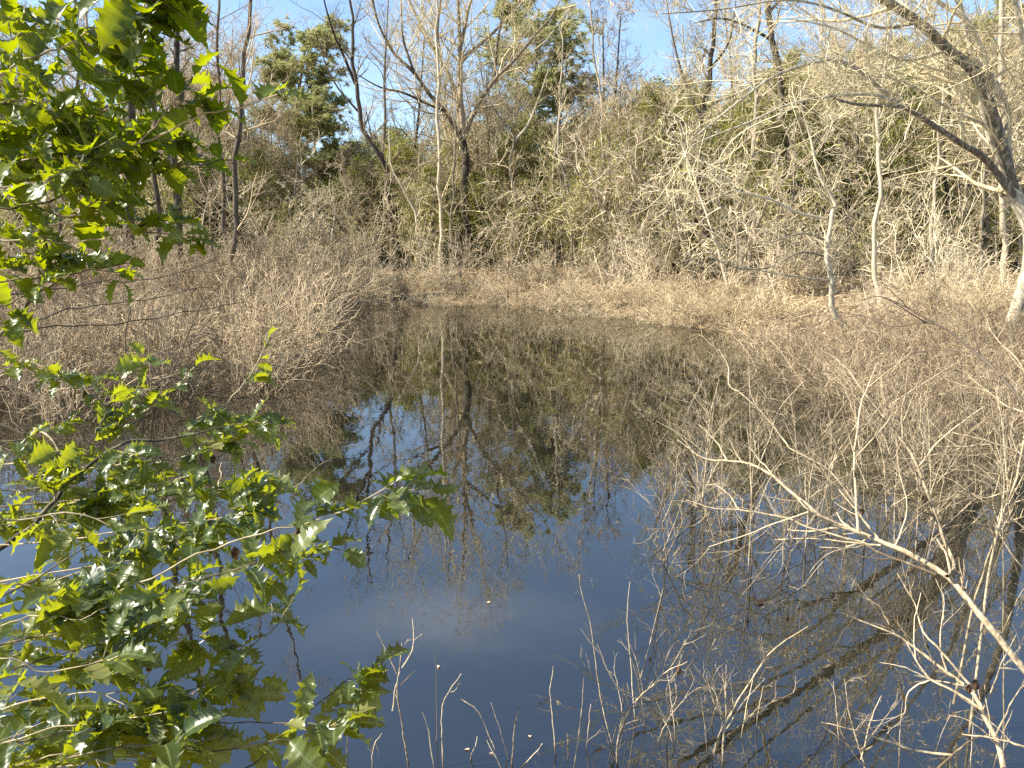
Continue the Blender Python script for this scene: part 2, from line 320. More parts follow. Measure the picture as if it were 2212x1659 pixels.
# the large forked tree in the middle of the far bank
traced_tree('bare_tree', 'large bare tree forking low into many spreading limbs, centre of the far bank', [
 ('1015,585 1006,477 1002,369 1006,338 1000,300', 43, D(w0=17.5, w1=15.5)),
 ('998,305 963,243 928,204 894,156 850,113 815,43 800,-40 790,-120', 43, D(d1=40, w0=11, w1=1.8)),
 ('960,240 920,222 870,200 820,188 770,160', 42.5, D(d1=41, w0=7, w1=2)),
 ('999,300 980,187 950,130 915,65 880,-10 860,-90 850,-160', 43, D(d1=44, w0=10.5, w1=2)),
 ('1001,298 993,174 993,87 989,-10 985,-100 975,-190', 43, D(d1=43, w0=13.5, w1=2)),
 ('1002,300 1024,243 1067,174 1111,130 1154,78 1197,26 1225,-40', 43, D(d1=40, w0=11, w1=1.8)),
 ('993,133 1032,100 1080,56 1124,0 1150,-70', 43, D(d1=45, w0=8, w1=2)),
 ('994,110 1010,30 1030,-60 1045,-170', 43, D(d1=42, w0=8, w1=2)),
 ('950,130 945,60 955,-30 945,-130', 43.5, D(d1=42, w0=7, w1=2)),
 ('894,156 870,80 866,0 850,-80', 41.5, D(d1=43, w0=6, w1=2)),
 ('1067,174 1075,90 1090,0 1095,-110', 42, D(d1=43, w0=7, w1=2)),
 ], 'bark_mid', 'twig_tan', dens=1.35, L1=(2.2, 4.8), t0=.8, trop=.09, rmin=.0075)
traced_tree('bare_tree', 'dark bare tree leaning left beside the large forked tree', [
 ('850,570 846,477 835,390 824,343 794,295 776,243 768,174 759,43 755,-40 750,-120', 40, D(d1=39, w0=15, w1=3)),
 ('768,182 737,108 720,70 700,0 690,-60', 39.5, D(d1=38, w0=7, w1=2)),
 ('825,345 832,260 830,170 836,60 840,-30', 40, D(d1=41, w0=7, w1=2)),
 ('776,243 730,190 700,130 690,80', 39.5, D(d1=39, w0=5, w1=1.5)),
 ], 'bark_dark', 'twig_grey', dens=.9, L1=(1.2, 2.8), t0=.35, trop=.08)
singles = [
 ('bare_tree', 'straight slender pale trunk just left of the large forked tree', [('954,545 950,412 946,260 946,152 943,30 940,-90', 38, D(w0=9, w1=3))], 'bark_pale', 'twig_tan', .8, (.8, 2.0)),
 ('bare_tree', 'thin pale sapling at the foot of the large forked tree, leaning left', [('995,605 976,508 976,434 985,320 975,240', 36, D(w0=7, w1=2))], 'bark_pale', 'twig_tan', .9, (.6, 1.6)),
 ('bare_tree', 'thin pale tree slanting left between the dark leaning tree and forked tree', [('917,592 898,469 868,408 846,347 838,280', 37, D(w0=8, w1=2)), ('868,408 905,360 950,345', 37, D(w0=4, w1=1.5))], 'bark_pale', 'twig_tan', .9, (.8, 2.0)),
 ('bare_tree', 'slim tree with dark upper trunk right of the large forked tree', [('1103,580 1113,434 1102,369 1111,304 1085,265 1060,220 1050,150', 39, D(w0=9, w1=2.5)), ('1110,306 1140,270 1165,210 1185,150', 39, D(w0=6, w1=2))], 'bark_grey', 'twig_tan', 1., (.8, 2.2)),
 ('bare_tree', 'twin stemmed bare tree swaying upward, middle of the far bank', [('1243,580 1236,469 1219,382 1206,304 1206,250 1215,150 1210,60', 38, D(w0=9, w1=2.5)), ('1236,470 1197,417 1202,304 1216,210 1225,130', 38, D(w0=8, w1=2))], 'bark_grey', 'twig_tan', 1., (.8, 2.2)),
 ('bare_tree', 'straight thin grey trunk right of the twin stemmed tree', [('1306,605 1306,412 1302,282 1293,174 1280,87 1272,0 1268,-70', 36, D(w0=8, w1=2.5))], 'bark_grey', 'twig_tan', 1., (.8, 2.2)),
 ('bare_tree', 'pale crooked tree bending right then left near the shore bend', [('1322,600 1328,543 1349,477 1371,412 1362,339 1354,260 1345,180', 34, D(w0=10, w1=2.5)), ('1349,477 1380,430 1395,370 1400,300', 34, D(w0=6, w1=2))], 'bark_pale', 'twig_pale', 1.1, (.8, 2.2)),
 ('bare_tree', 'dark crooked trunk half hidden behind pale branches, right of centre', [('1524,520 1520,456 1511,373 1507,317 1515,260 1533,152 1545,60 1540,-60', 32, D(w0=19, w1=5)), ('1515,260 1480,180 1455,90 1440,0', 32, D(w0=8, w1=2)), ('1533,152 1575,90 1590,0', 32, D(w0=6, w1=2))], 'bark_dark', 'twig_tan', 1.1, (1.0, 2.8)),
 ('bare_tree', 'tall thick dark trunk curving up to the top edge, right of centre', [('1728,560 1719,425 1702,304 1685,195 1672,87 1659,22 1650,-80', 33, D(w0=17, w1=11)), ('1672,90 1620,60 1560,40 1500,50', 33, D(d1=30, w0=7, w1=2)), ('1660,30 1700,-20 1740,-90', 33, D(w0=7, w1=3))], 'bark_dark', 'twig_tan', .8, (1.2, 3.0)),
 ('bare_tree', 'straight pale birch like trunk left of the tall dark trunk', [('1622,585 1630,434 1630,304 1632,130 1637,43 1640,-80', 29, D(w0=13, w1=6))], 'bark_pale', 'twig_pale', .9, (1.0, 2.4)),
 ('bare_tree', 'short pale sapling cluster stem beside the birch like trunk', [('1603,580 1612,500 1606,440 1615,380', 28, D(w0=6, w1=2))], 'bark_pale', 'twig_pale', 1., (.5, 1.4)),
 ('bare_tree', 'dark thin tree nearest the holly leaves on the left bank', [('496,600 508,469 512,312 523,195 535,78 541,-20 545,-150 560,-300', 24, D(w0=14, w1=4))], 'bark_dark', 'twig_grey', 1., (1.0, 2.6)),
 ('bare_tree', 'dark straight trunk behind the holly, second of the left bank trunks', [('385,520 379,352 387,234 383,39 380,-100 372,-300 380,-450', 27, D(w0=17, w1=4))], 'bark_dark', 'twig_grey', .9, (1.0, 2.6)),
 ('bare_tree', 'thick dark trunk rising behind the upper holly spray', [('277,520 275,422 281,273 279,39 275,-100 290,-300 280,-520', 27, D(w0=22, w1=5))], 'bark_dark', 'twig_grey', .8, (1.0, 2.8)),
 ('bare_tree', 'thin brown trunk between two darker trunks behind the holly', [('342,520 336,371 328,156 330,0 326,-90 335,-300', 30, D(w0=12, w1=3))], 'bark_dark', 'twig_grey', .9, (1.0, 2.4)),
 ('bare_tree', 'faint brown trunk just left of the dark thin tree on the left bank', [('486,580 484,430 473,273 471,0 468,-80 460,-240', 33, D(w0=10, w1=3))], 'bark_dark', 'twig_grey', 1., (1.0, 2.6)),
 ('bare_tree', 'slim grey trunk far left behind the holly leaves', [('176,570 174,400 180,273 188,60 190,-60', 31, D(w0=10, w1=4))], 'bark_grey', 'twig_grey', 1., (1.0, 2.6)),
 ('bare_tree', 'leaning grey trunk near the left edge of the view', [('120,580 140,400 160,250 165,100 160,-30', 34, D(w0=10, w1=4))], 'bark_grey', 'twig_grey', 1., (1.0, 2.6)),
 ('bare_tree', 'straight tan trunk standing on the right bank litter', [('1895,650 1893,564 1893,477 1897,347 1902,234 1906,143 1915,69 1919,-30', 21, D(w0=11, w1=5))], 'bark_pale', 'twig_pale', 1.3, (.6, 1.8)),
 ('bare_tree', 'pale slightly slanting trunk right of the straight tan trunk', [('2001,640 2014,499 2023,369 2027,300 2040,190 2035,110', 24, D(w0=10, w1=3))], 'bark_pale', 'twig_tan', .8, (.4, 1.2)),
 ('bare_tree', 'slender pale trunk in front of the dark cedar at the right', [('2123,640 2121,456 2128,330 2120,200', 25, D(w0=8, w1=3))], 'bark_pale', 'twig_tan', 1., (.6, 1.8)),
 ('bare_tree', 'thin dark upright trunk behind the forked right hand tree', [('2048,560 2040,330 2050,200 2046,60', 30, D(w0=9, w1=4))], 'bark_dark', 'twig_tan', 1., (.8, 2.0)),
 ('bare_tree', 'pale straight trunk behind the great limb near the right edge', [('2170,620 2165,400 2160,180 2165,20 2165,-60', 28, D(w0=13, w1=9))], 'bark_grey', 'twig_tan', 1., (.8, 2.0)),
]
for nm, lb, li, bk, tw, dn, l1 in singles:
    traced_tree(nm, lb, li, bk, tw, dens=dn, L1=l1, t0=.15, rmin=.0085 if li[0][1] > 26 else .005)
# near trees on the right bank
traced_tree('bare_tree', 'crooked lichen pale tree at the right waterline with arching lower branches', [
 ('1845,722 1810,672 1797,607 1785,555 1787,460 1797,443 1780,390 1763,321 1741,243 1730,190', 16.5, D(d1=16, w0=15, w1=3)),
 ('1785,473 1724,460 1663,430 1594,412 1555,360 1568,321 1615,278 1724,230', 16.5, D(d1=14.5, w0=7, w1=2.5)),
 ('1788,520 1740,505 1700,512 1650,530', 16.5, D(d1=15, w0=5, w1=2)),
 ('1785,555 1730,545 1660,578 1600,580 1540,560', 16.5, D(d1=15, w0=5, w1=2)),
 ('1797,443 1770,410 1740,360', 16.3, D(w0=5, w1=2)),
 ('1795,607 1700,595 1600,575 1530,555', 16.4, D(d1=15, w0=5, w1=2))], 'bark_lichen', 'twig_pale', dens=1.1, L1=(.5, 1.5), t0=.3, rmin=.004)
traced_tree('bare_tree', 'great pale barked forked tree leaning in from the right with arching limbs', [
 ('2200,745 2195,700 2200,630 2222,560 2222,500 2200,430 2184,412', 15, D(w0=26, w1=34, n=20)),
 ('2190,420 2153,278 2110,165 2049,108 1984,48 1910,0 1830,-60 1700,-150 1560,-230', 15, D(d1=12.5, w0=26, w1=12, n=34)),
 ('2184,412 2123,243 2132,152 2114,95 2088,43 2027,4 1950,-60 1880,-140', 15, D(d1=14, w0=16, w1=6, n=30)),
 ('2195,440 2175,330 2172,240 2140,170 2085,120', 15, D(d1=14.6, w0=20, w1=16)),
 ('2210,450 2132,347 2088,317 2028,278 1975,243 1941,230 1854,226 1802,213', 15, D(d1=12.5, w0=17, w1=5)),
 ('2020,276 1960,235 1900,190 1854,150 1793,130 1680,161 1594,221 1507,291', 14, D(d1=11.5, w0=11, w1=3)),
 ('1960,238 1897,206 1793,208 1702,226 1628,260 1498,312 1480,340', 13.5, D(d1=12, w0=8, w1=2.5)),
 ('2049,108 1960,130 1880,100 1800,60 1700,40', 14.5, D(d1=12, w0=8, w1=2)),
 ('1984,48 1900,60 1800,20 1700,0 1560,20 1430,30', 14, D(d1=11, w0=7, w1=2)),
 ('2153,278 2060,240 1960,180 1860,160', 14.8, D(d1=13, w0=6, w1=2)),
 ('2230,520 2290,400 2320,200 2330,0 2300,-200 2250,-380', 15, D(d1=15, w0=26, w1=9, n=30)),
 ('2290,400 2250,250 2215,120 2190,0 2100,-160 2060,-300', 15, D(d1=13, w0=14, w1=5, n=24)),
 ('2110,165 2070,0 2010,-150 1900,-300 1800,-420', 14.8, D(d1=14, w0=12, w1=4, n=24)),
 ('1830,-60 1650,-80 1480,-90 1300,-140', 13, D(d1=11, w0=9, w1=2.5, n=20)), ('1700,-150 1560,-280 1430,-330 1280,-360', 12.7, D(d1=11, w0=9, w1=2.5, n=20)), ('1560,-230 1460,-360 1400,-480', 12.5, D(d1=11.5, w0=8, w1=2.5)),
 ('1880,-140 1760,-260 1640,-400 1560,-520', 14, D(d1=13, w0=7, w1=2.5)), ('2100,-160 1960,-330 1860,-520 1800,-640', 13.5, D(d1=12.5, w0=8, w1=2.5)), ('2060,-300 2000,-450 1990,-600', 13, D(w0=6, w1=2.5)),
 ], 'bark_lichen', 'twig_tan', dens=1.6, L1=(.8, 2.6), t0=.9, rmin=.0052, k1=6)

# ------------------------------------------------------------------ generic trees, evergreens and pines (copied)
def proto_bare(H, bark, twig, dry=0):
    root = thing('bare_tree', 'x', 'tree'); rng = RNG
    P, R = grow([(0, 0, -.2)], [(rng.normal(0, .05), rng.normal(0, .05), 1)], [H], [.011*H], 14, .05, .04, .2)
    tm = Mesh(); tm.tubes(P, R, 7); tm.build('trunk', M[bark], root)
    cm = Mesh(); a, r = kids(P, R, 22, .15, 1, (25, 60), (.22, .42), .5, 6, .14, .06, rmin=.014, up=.2); cm.tubes(a, r, 4)
    for i, c in enumerate((6, 5, 3)):
        a, r = kids(a, r, c, .12, 1, (28, 62), (.32, .6), .55, 4, .2, .05, rmin=.0105, up=.2); cm.tubes(a, r, 3)
    cm.build('crown', M[twig], root)
    if dry:
        tp = a.reshape(-1, 3); f = Mesh(); C = tp[rng.integers(0, len(tp), dry)]+rng.normal(0, .05, (dry, 3)); q, I, T = quads(C, .1, .2); f.add(q, I, T); f.build('foliage', M['beech'], root, smooth_=False)
    return root
def clumps(n, H, rad, base, per, size, flat=.6, rng=RNG, shape=1.):
    """clump centres inside an uneven spindle, then small faces around each"""
    t = rng.random(n)**.8; ang = rng.uniform(0, 2*math.pi, n); lob = 1+.28*np.sin(ang*3+rng.uniform(0, 6))+.2*np.sin(t*17+rng.uniform(0, 6))
    rr = rad*np.sin(np.pi*np.clip(t*.88+.1, 0, 1))**shape*lob*rng.uniform(.45, 1.05, n)
    C = np.stack([rr*np.cos(ang), rr*np.sin(ang), base+(H-base)*t], 1)
    tint = np.clip(.25+.5*rng.random(n), 0, 1)
    A = np.repeat(C, per, 0)+rng.normal(0, 1, (n*per, 3))*np.array([1, 1, flat])*size*2.6
    return C, A, np.clip(np.repeat(tint, per)+rng.normal(0, .16, n*per), 0, 1)
def proto_ever(H, rad, mt='evergreen', n=330, size=.1):
    root = thing('evergreen_tree', 'x', 'tree')
    P, R = grow([(0, 0, -.2)], [(0, 0, 1)], [H*.95], [.012*H], 12, .05, .04, .15)
    tm = Mesh(); tm.tubes(P, R, 6)
    tm.build('trunk', M['bark_dark'], root)
    f = Mesh(); C, A, T = clumps(n, H, rad, H*.06, 27, size, shape=.75)
    q, I, t = quads(A, size*1.4, .3, tint=T); f.add(q, I, t); o = f.build('crown', M[mt], root, smooth_=False)
    b = Mesh(); hz = np.clip((C[:, 2]-.3*np.hypot(C[:, 0], C[:, 1]))/(H*.95), 0.02, .98)*11; i0 = np.minimum(hz.astype(int), 10)
    st = P[0, i0]; dd = C-st; Pb = np.stack([st, st+dd*.5+RNG.normal(0, .06, dd.shape), C], 1); b.tubes(Pb, np.tile([[.02, .013, .007]], (len(C), 1)), 3)
    b.build('limb', M['twig_grey'], root); return root
def proto_pine(H, rad, cb=.45, n=120):
    root = thing('pine_tree', 'x', 'tree'); rng = RNG
    P, R = grow([(0, 0, -.2)], [(0, 0, 1)], [H], [.0125*H], 14, .03, .03, .25)
    tm = Mesh(); tm.tubes(P, R, 8); tm.build('trunk', M['bark_grey'], root)
    a, r = kids(P, R, n//2, cb, .99, (55, 85), Lfix=(rad*.6, rad*1.3), Rr=.35, n=6, wander=.12, trop=.06, rmin=.02)
    b = Mesh(); b.tubes(a, r, 4); c, rc = kids(a, r, 8, .25, 1, (30, 60), (.25, .5), .5, 4, .15, .06, rmin=.012); b.tubes(c, rc, 3); b.build('limb', M['twig_grey'], root)
    pts = np.concatenate([c[:, 1:].reshape(-1, 3), a[:, 3:].reshape(-1, 3)]); pts = pts+rng.normal(0, .08, pts.shape)
    # needle tufts: thin blades radiating from each point
    pts = pts+rng.normal(0, .12, pts.shape); m = len(pts); kk = 24; dirs = norm(rng.normal(size=(m, kk, 3))+np.array([0, 0, .45])); Lb = rng.uniform(.18, .34, (m, kk, 1))
    sd = norm(np.cross(dirs, rng.normal(size=(m, kk, 3))))*.026
    B = pts[:, None, :]; V = np.stack([B-sd+0*dirs, B+sd+0*dirs, B+dirs*Lb+sd*.6, B+dirs*Lb-sd*.6], 2)
    f = Mesh(); f.add(V, np.arange(m*kk*4).reshape(-1, 4), np.repeat(np.clip(np.repeat(rng.random(m), kk)*.7+rng.random(m*kk)*.3, 0, 1), 4)); f.build('crown', M['pine'], root, smooth_=False)
    return root
def place(proto, used, x, y, s, rz, label, group, sz=None):
    o = proto if proto.name not in used else copy_tree(proto)
    used.add(proto.name); o.location = (x, y, gz1(x, y)-.05); o.scale = (s, s, sz or s); o.rotation_euler = (0, 0, rz)
    o['label'] = label
    if group: o['group'] = group
    elif 'group' in o: del o['group']
    return o
used = set()
def vx(x, d): return (x-1106)/F*d*1.0   # column of the photo -> side position at that distance (near the horizon)
# skyline of the wood behind, as seen: photo column -> height row
SKX = [-400, 0, 200, 420, 520, 700, 760, 860, 1000, 1230, 1290, 1400, 1520, 1640, 1760, 1840, 1960, 2080, 2212, 2600]
SKY = [200, 215, 235, 200, 240, 290, 300, 270, 250, 245, 205, 165, 170, 140, 120, 105, 110, 70, 60, 60]
def sky_h(x, d, add=0):
    return up3(x, np.interp(x, SKX, SKY)+add, d)[2]
pb = [proto_bare(13, 'bark_grey', 'twig_tan'), proto_bare(13, 'bark_grey', 'twig_grey'), proto_bare(13, 'bark_pale', 'twig_tan'), proto_bare(13, 'bark_dark', 'twig_grey'), proto_bare(12, 'bark_pale', 'twig_pale', 1500), proto_bare(12, 'bark_grey', 'twig_pale', 500)]
pe = [proto_ever(10, 2.5), proto_ever(10, 2.0), proto_ever(10, 3.1)]
pp = [proto_pine(18, 3.6, .42), proto_pine(18, 3.0, .5)]
# named pines
def pine_at(p, x, top, d, label, sxy=1.):
    X = up3(x, top+90, d)[0]; z = up3(x, top, d)[2]; s = (z-gz1(X, d))/18.
    o = place(pp[p], used, X, d, s*sxy*1.22, RNG.uniform(0, 6), label, None, s)
    return o
pine_at(0, 1135, 22, 54, 'tall broad pine rising behind the large forked tree', 1.15)
pine_at(1, 628, 55, 50, 'tall pine standing against blue sky left of the dark leaning tree', 1.05)
pine_at(1, 1720, 118, 60, 'small distant pine between two dark trunks at the right', .9)
pine_at(0, 420, 150, 56, 'hazy pine partly behind the dark left bank trunks', 1.)
pine_at(1, 690, 200, 47, 'lower pine just right of the tall left pine', 1.1)
pine_at(0, 1850, 88, 50, 'bushy pine behind the straight tan trunk at the right', 1.)
pine_at(1, 2110, 50, 46, 'tall green pine behind the forked right hand tree', 1.1)
pine_at(0, 60, 160, 52, 'pine beyond the upper holly leaves at the far left', 1.)
pine_at(1, 1965, 95, 55, 'pine filling the gap between the tan trunk and forked tree', 1.)
# evergreen understorey
for i in range(150):
    x = -200+2600*((i*.618034) % 1); d = RNG.uniform(40, 54) if x < 1300 else RNG.uniform(32, 50)
    if abs(x-1005) < 75 or abs(x-850) < 40: d = max(d, 46.)
    h = sky_h(x, d, RNG.uniform(0, 110)); X = vx(x, d); h -= gz1(X, d)
    h *= RNG.choice([1, .75, .5], p=[.45, .3, .25]); s = h/10.
    place(pe[RNG.integers(0, 3)], used, X, d, max(s, .35)*RNG.uniform(.9, 1.25), RNG.uniform(0, 6.3), 'olive green leafy evergreen in the wood behind the far bank', 'evergreens in the far wood', max(s, .35))
# bare trees of the wood
for i in range(180):
    x = -250+2700*((i*.618034+.31) % 1); d = RNG.uniform(41, 54) if x < 1300 else RNG.uniform(33, 50)
    if abs(x-1005) < 75 or abs(x-850) < 40: d = max(d, 46.)
    h = sky_h(x, d, RNG.uniform(-210, -40) if (i % 5 == 0 or (x < 620 and i % 2) or (850 < x < 1230 and i % 4 == 0)) and not 680 < x < 840 else RNG.uniform(-30, 120)); X = vx(x, d); s = max((h-gz1(X, d))/13., .45)
    pi = RNG.choice([0, 1, 2, 3, 4, 4, 5, 5]) if x > 650 else RNG.choice([1, 3, 0, 1, 4])
    place(pb[pi], used, X, d, s, RNG.uniform(0, 6.3), 'thin grey brown leafless tree in the wood behind the far bank', 'bare trees in the far wood')
# crooked understorey saplings before the evergreens
def proto_sapling(H, bark, twig, stems=3, dry=0):
    root = thing('bare_tree', 'x', 'tree'); rng = RNG
    P, R = grow(np.tile([[0, 0, -.2]], (stems, 1))+rng.normal(0, .08, (stems, 3)), rng.normal(0, .22, (stems, 3))+np.array([0, 0, 1]), rng.uniform(.7, 1.1, stems)*H, np.full(stems, .0085*H), 16, .13, .05, .22)
    tm = Mesh(); tm.tubes(P, R, 6); tm.build('trunk', M[bark], root); cm = Mesh(); a, r = P, R
    for i, c in enumerate((11, 5, 4)):
        a, r = kids(a, r, c, .15, 1, (35, 80), (.25, .55), .6, (9, 6, 4)[i], .22, .02, rmin=(.018, .013, .010)[i], up=.15); cm.tubes(a, r, 3)
    cm.build('crown', M[twig], root)
    if dry:
        tp = a.reshape(-1, 3); f = Mesh(); C = tp[rng.integers(0, len(tp), dry)]+rng.normal(0, .05, (dry, 3)); q, I, T = quads(C, .1, .2); f.add(q, I, T); f.build('foliage', M['evergreen'], root, smooth_=False)
    return root
ps = [proto_sapling(6, 'bark_pale', 'twig_pale', 2), proto_sapling(6, 'bark_grey', 'twig_pale', 3, 500), proto_sapling(5, 'bark_pale', 'twig_tan', 4), proto_sapling(6, 'bark_grey', 'twig_tan', 2, 900)]
for i in range(74):
    x = -200+2650*((i*.618034+.13) % 1); d = RNG.uniform(31, 39) if x < 1300 else RNG.uniform(25, 36); X = vx(x, d)
    if pond_sd(np.array([X]), np.array([d]))[0] < 1.2 or abs(x-1005) < 60 or abs(x-850) < 30: continue
    place(ps[RNG.integers(0, 4)], used, X, d, RNG.choice([.4, .6, .85, 1.2]), RNG.uniform(0, 6.3), 'crooked pale leafless sapling before the evergreens of the far bank', 'crooked saplings at the edge of the wood')
# far deep wood
for i in range(70):
    x = -350+2900*((i*.618034+.77) % 1); d = RNG.uniform(54, 80); X = vx(x, d)
    h = sky_h(x, d, RNG.uniform(0, 60)); s = (h-gz1(X, d))/10.
    place(pe[i % 3], used, X, d, s*1.1, RNG.uniform(0, 6.3), 'dim evergreen deep in the wood, behind the rest', 'evergreens deep in the wood', s)

# ------------------------------------------------------------------ shrubs
def proto_shrub(H, stems, twig, spread=.5, trop=.05, rmin=.005, fans=(7, 5), wander=.13, sag=0., name='bare_shrub', cat='shrub', kr=3):
    rng = RNG; P0 = np.stack([rng.normal(0, .1*H, stems), rng.normal(0, .1*H, stems), np.full(stems, -.25)], 1)
    Dd = np.stack([rng.normal(0, spread, stems), rng.normal(0, spread, stems), np.ones(stems)], 1)
    P, R = grow(P0, Dd, rng.uniform(.7, 1.2, stems)*H*1.15, rng.uniform(.8, 1.3, stems)*.0065*max(H, 1.), 8, wander, trop-sag, .35)
    mm = Mesh(); mm.tubes(P, np.maximum(R, rmin), 4)
    for i, c in enumerate(fans):
        P, R = kids(P, R, c, .2, 1, (25, 60), (.28, .6), .6, 5 if i == 0 else 4, .2, -sag*.6, rmin=rmin, up=.3); mm.tubes(P, R, kr)
    return tag(mm.build(name, M[twig]), 'x', cat)
sh_tan = [proto_shrub(1.4, 16, 'cane_tan', .6, 0., .0085, (7, 4), sag=.06, name='cane_bush', cat='bush') for _ in range(3)]
sh_pale = [proto_shrub(1.7, 12, 'twig_pale', .5, .02, .0075, (7, 4), name='twiggy_bush', cat='bush') for _ in range(2)]
sh_grey = [proto_shrub(1.6, 14, 'twig_grey', .4, .0, .0075, (7, 3), sag=.0) for _ in range(5)]
sh_br = [proto_shrub(1.6, 12, 'twig_grey', .6, .0, .0068, (6, 3), sag=.07) for _ in range(5)]
def zone(n, f, protos, label, group, smin=.7, smax=1.2):
    for i in range(n):
        x, y, zs = f(i, n); z = max(gz1(x, y), -.15); p = protos[RNG.integers(0, len(protos))]
        o = p if p.name not in used else copy_tree(p)
        used.add(p.name); s = RNG.uniform(smin, smax)*zs; o.location = (x, y, z); o.scale = (s, s, s*RNG.uniform(.85, 1.1)); o.rotation_euler = (0, 0, RNG.uniform(0, 6.3))
        o['label'] = label; o['group'] = group
def along(pts, n, i, off0, off1):
    pts = np.array(pts, float); L = np.r_[0, np.cumsum(np.hypot(*np.diff(pts, axis=0).T))]; s = (i+.5+RNG.uniform(-.5, .5))/n*L[-1]
    x = np.interp(s, L, pts[:, 0]); y = np.interp(s, L, pts[:, 1]); j = min(np.searchsorted(L, s, 'right')-1, len(pts)-2)
    t = pts[j+1]-pts[j]; t /= np.hypot(*t); nrm = np.array([-t[1], t[0]]); o = RNG.uniform(off0, off1)
    return x+nrm[0]*o, y+nrm[1]*o
FAR = [(-6.3, 27.3), (-1, 27.2), (1.9, 25.2), (3.7, 20.8), (4.8, 17.8)]
zone(86, lambda i, n: (*along(FAR, n, i, -1.25, 2.8), RNG.uniform(.3, .75)), sh_tan, 'low tan tangled bush of arching canes along the far shore', 'tan bushes along the far shore')
zone(52, lambda i, n: (*along([(-16, 30), (-6.3, 31), (0, 31), (5, 29), (9, 25), (14, 22)], n, i, -1.5, 6), RNG.uniform(.55, 1.5)), sh_tan+sh_pale, 'pale twiggy bush between the far shore and the wood', 'pale bushes at the edge of the wood')
def leftz(i, n):
    while True:
        y = 8.5+20*RNG.random()**1.3; xr = np.interp(y, [8.5, 9.7, 13, 16, 20, 24, 28.5], [-4.2, -3.3, -3.0, -3.9, -4.9, -5.4, -5.6]); x = xr-RNG.random()**1.2*9-.25
        if x > -y*.75-1: return x, y, np.interp(y, [8, 14, 28], [.75, .9, 1.2])
zone(16, lambda i, n: (RNG.uniform(7.5, 14), RNG.uniform(15.3, 19.5), RNG.uniform(.35, .75)), sh_tan+sh_pale, 'low straw coloured bush on the right bank leaf litter', 'straw bushes on the right bank')
zone(108, leftz, sh_grey+sh_grey[:2]+sh_br[:3], 'dense grey brown leafless bush in the thicket on the left shore', 'bushes of the left thicket')
def rightz(i, n):
    while True:
        y = 7.4+7.6*RNG.random(); xl = np.interp(y, [7.4, 10, 13, 15, 17, 18.5], [3.7, 3.9, 4.0, 4.0, 4.2, 4.6]); x = xl+RNG.random()**.9*9+.2
        if x < y*.72+1: return x, y, np.interp(y, [7.4, 13, 18], [.5, .62, .66])
zone(125, rightz, sh_br, 'dense brown leafless bush in the flooded thicket on the right shore', 'bushes of the right thicket')

# ------------------------------------------------------------------ near stems rising from the water
def near_stems(name, label, cat, lines, mat, d=None, twigs=0, Lt=(.06, .18), leaves=(), rk=6, wmin=.00095, extend=.35, tk=3, part='twig', dz=0):
    """lines: (trace, width0, width1[, d0, d1]); first trace starts at the foot"""
    px0 = parse(lines[0][0])[0]; d0 = d or water_d(min(px0[1], 1690))
    base = np.array(up3(px0[0], px0[1], d0)); base[2] = min(base[2], 0.0) if d is None else base[2]
    root = thing(name, label, cat, tuple(base))
    for i, l in enumerate(lines):
        da, db = (l[3], l[4]) if len(l) > 3 else (d0, d0+RNG.uniform(-.08, .12))
        P, R = line(l[0], da, db, l[1]*.85, l[2]*.65, jit=.0011); R = np.maximum(R, wmin)
        if i == 0 and extend:
            P = np.vstack([P[0]-np.array([(P[1]-P[0])[0]*.5, 0, extend]), P]); R = np.r_[R[0], R]
        mm = Mesh(); mm.tubes(P-base, R, rk)
        Ln = np.linalg.norm(np.diff(P, axis=0), axis=1).sum(); c = int(round(twigs*Ln))
        if c:
            a, r = kids(P[None], R[None], c, .2, 1, (25, 55), Lfix=Lt, Rr=.6, n=6, wander=.13, trop=.03, rmin=wmin, taper=.35, up=.4); mm.tubes(a-base, r, tk+1)
            a, r = kids(a, r, 2, .2, 1, (25, 50), (.35, .7), .7, 4, .13, .03, rmin=wmin*.8, taper=.45, up=.3); mm.tubes(a-base, r, tk)
        mm.build('stem' if i == 0 else 'branch', M[mat], root)
    for (x, y, dd, sz) in leaves:
        c = np.array(up3(x, y, dd))-base; lf = Mesh(); curled(lf, c, sz); lf.build('dead_leaf', M['dead_leaf'], root)
    return root
def curled(mesh, c, sz):
    """a shrivelled hanging leaf: a rolled, crumpled sheet"""
    n, k = 7, 6; u = np.linspace(0, 1, n)[:, None]; a = np.linspace(-1.9, 1.9, k)[None]
    w = .42*np.sin(np.pi*np.clip(u*.9+.06, 0, 1)); x = w*np.cos(a)*(1+.25*RNG.normal(size=(n, k))); y = w*np.sin(a); z = -u*1.2+.08*RNG.normal(size=(n, k))
    P = np.stack([x+0*z, y+0*z, z+0*x], -1).reshape(-1, 3)*sz+c; idx = np.arange(n*k).reshape(n, k)
    mesh.add(P, np.stack([idx[:-1, :-1], idx[:-1, 1:], idx[1:, 1:], idx[1:, :-1]], -1).reshape(-1, 4), np.full(n*k, RNG.random()))
B_ = 'branch_bright'
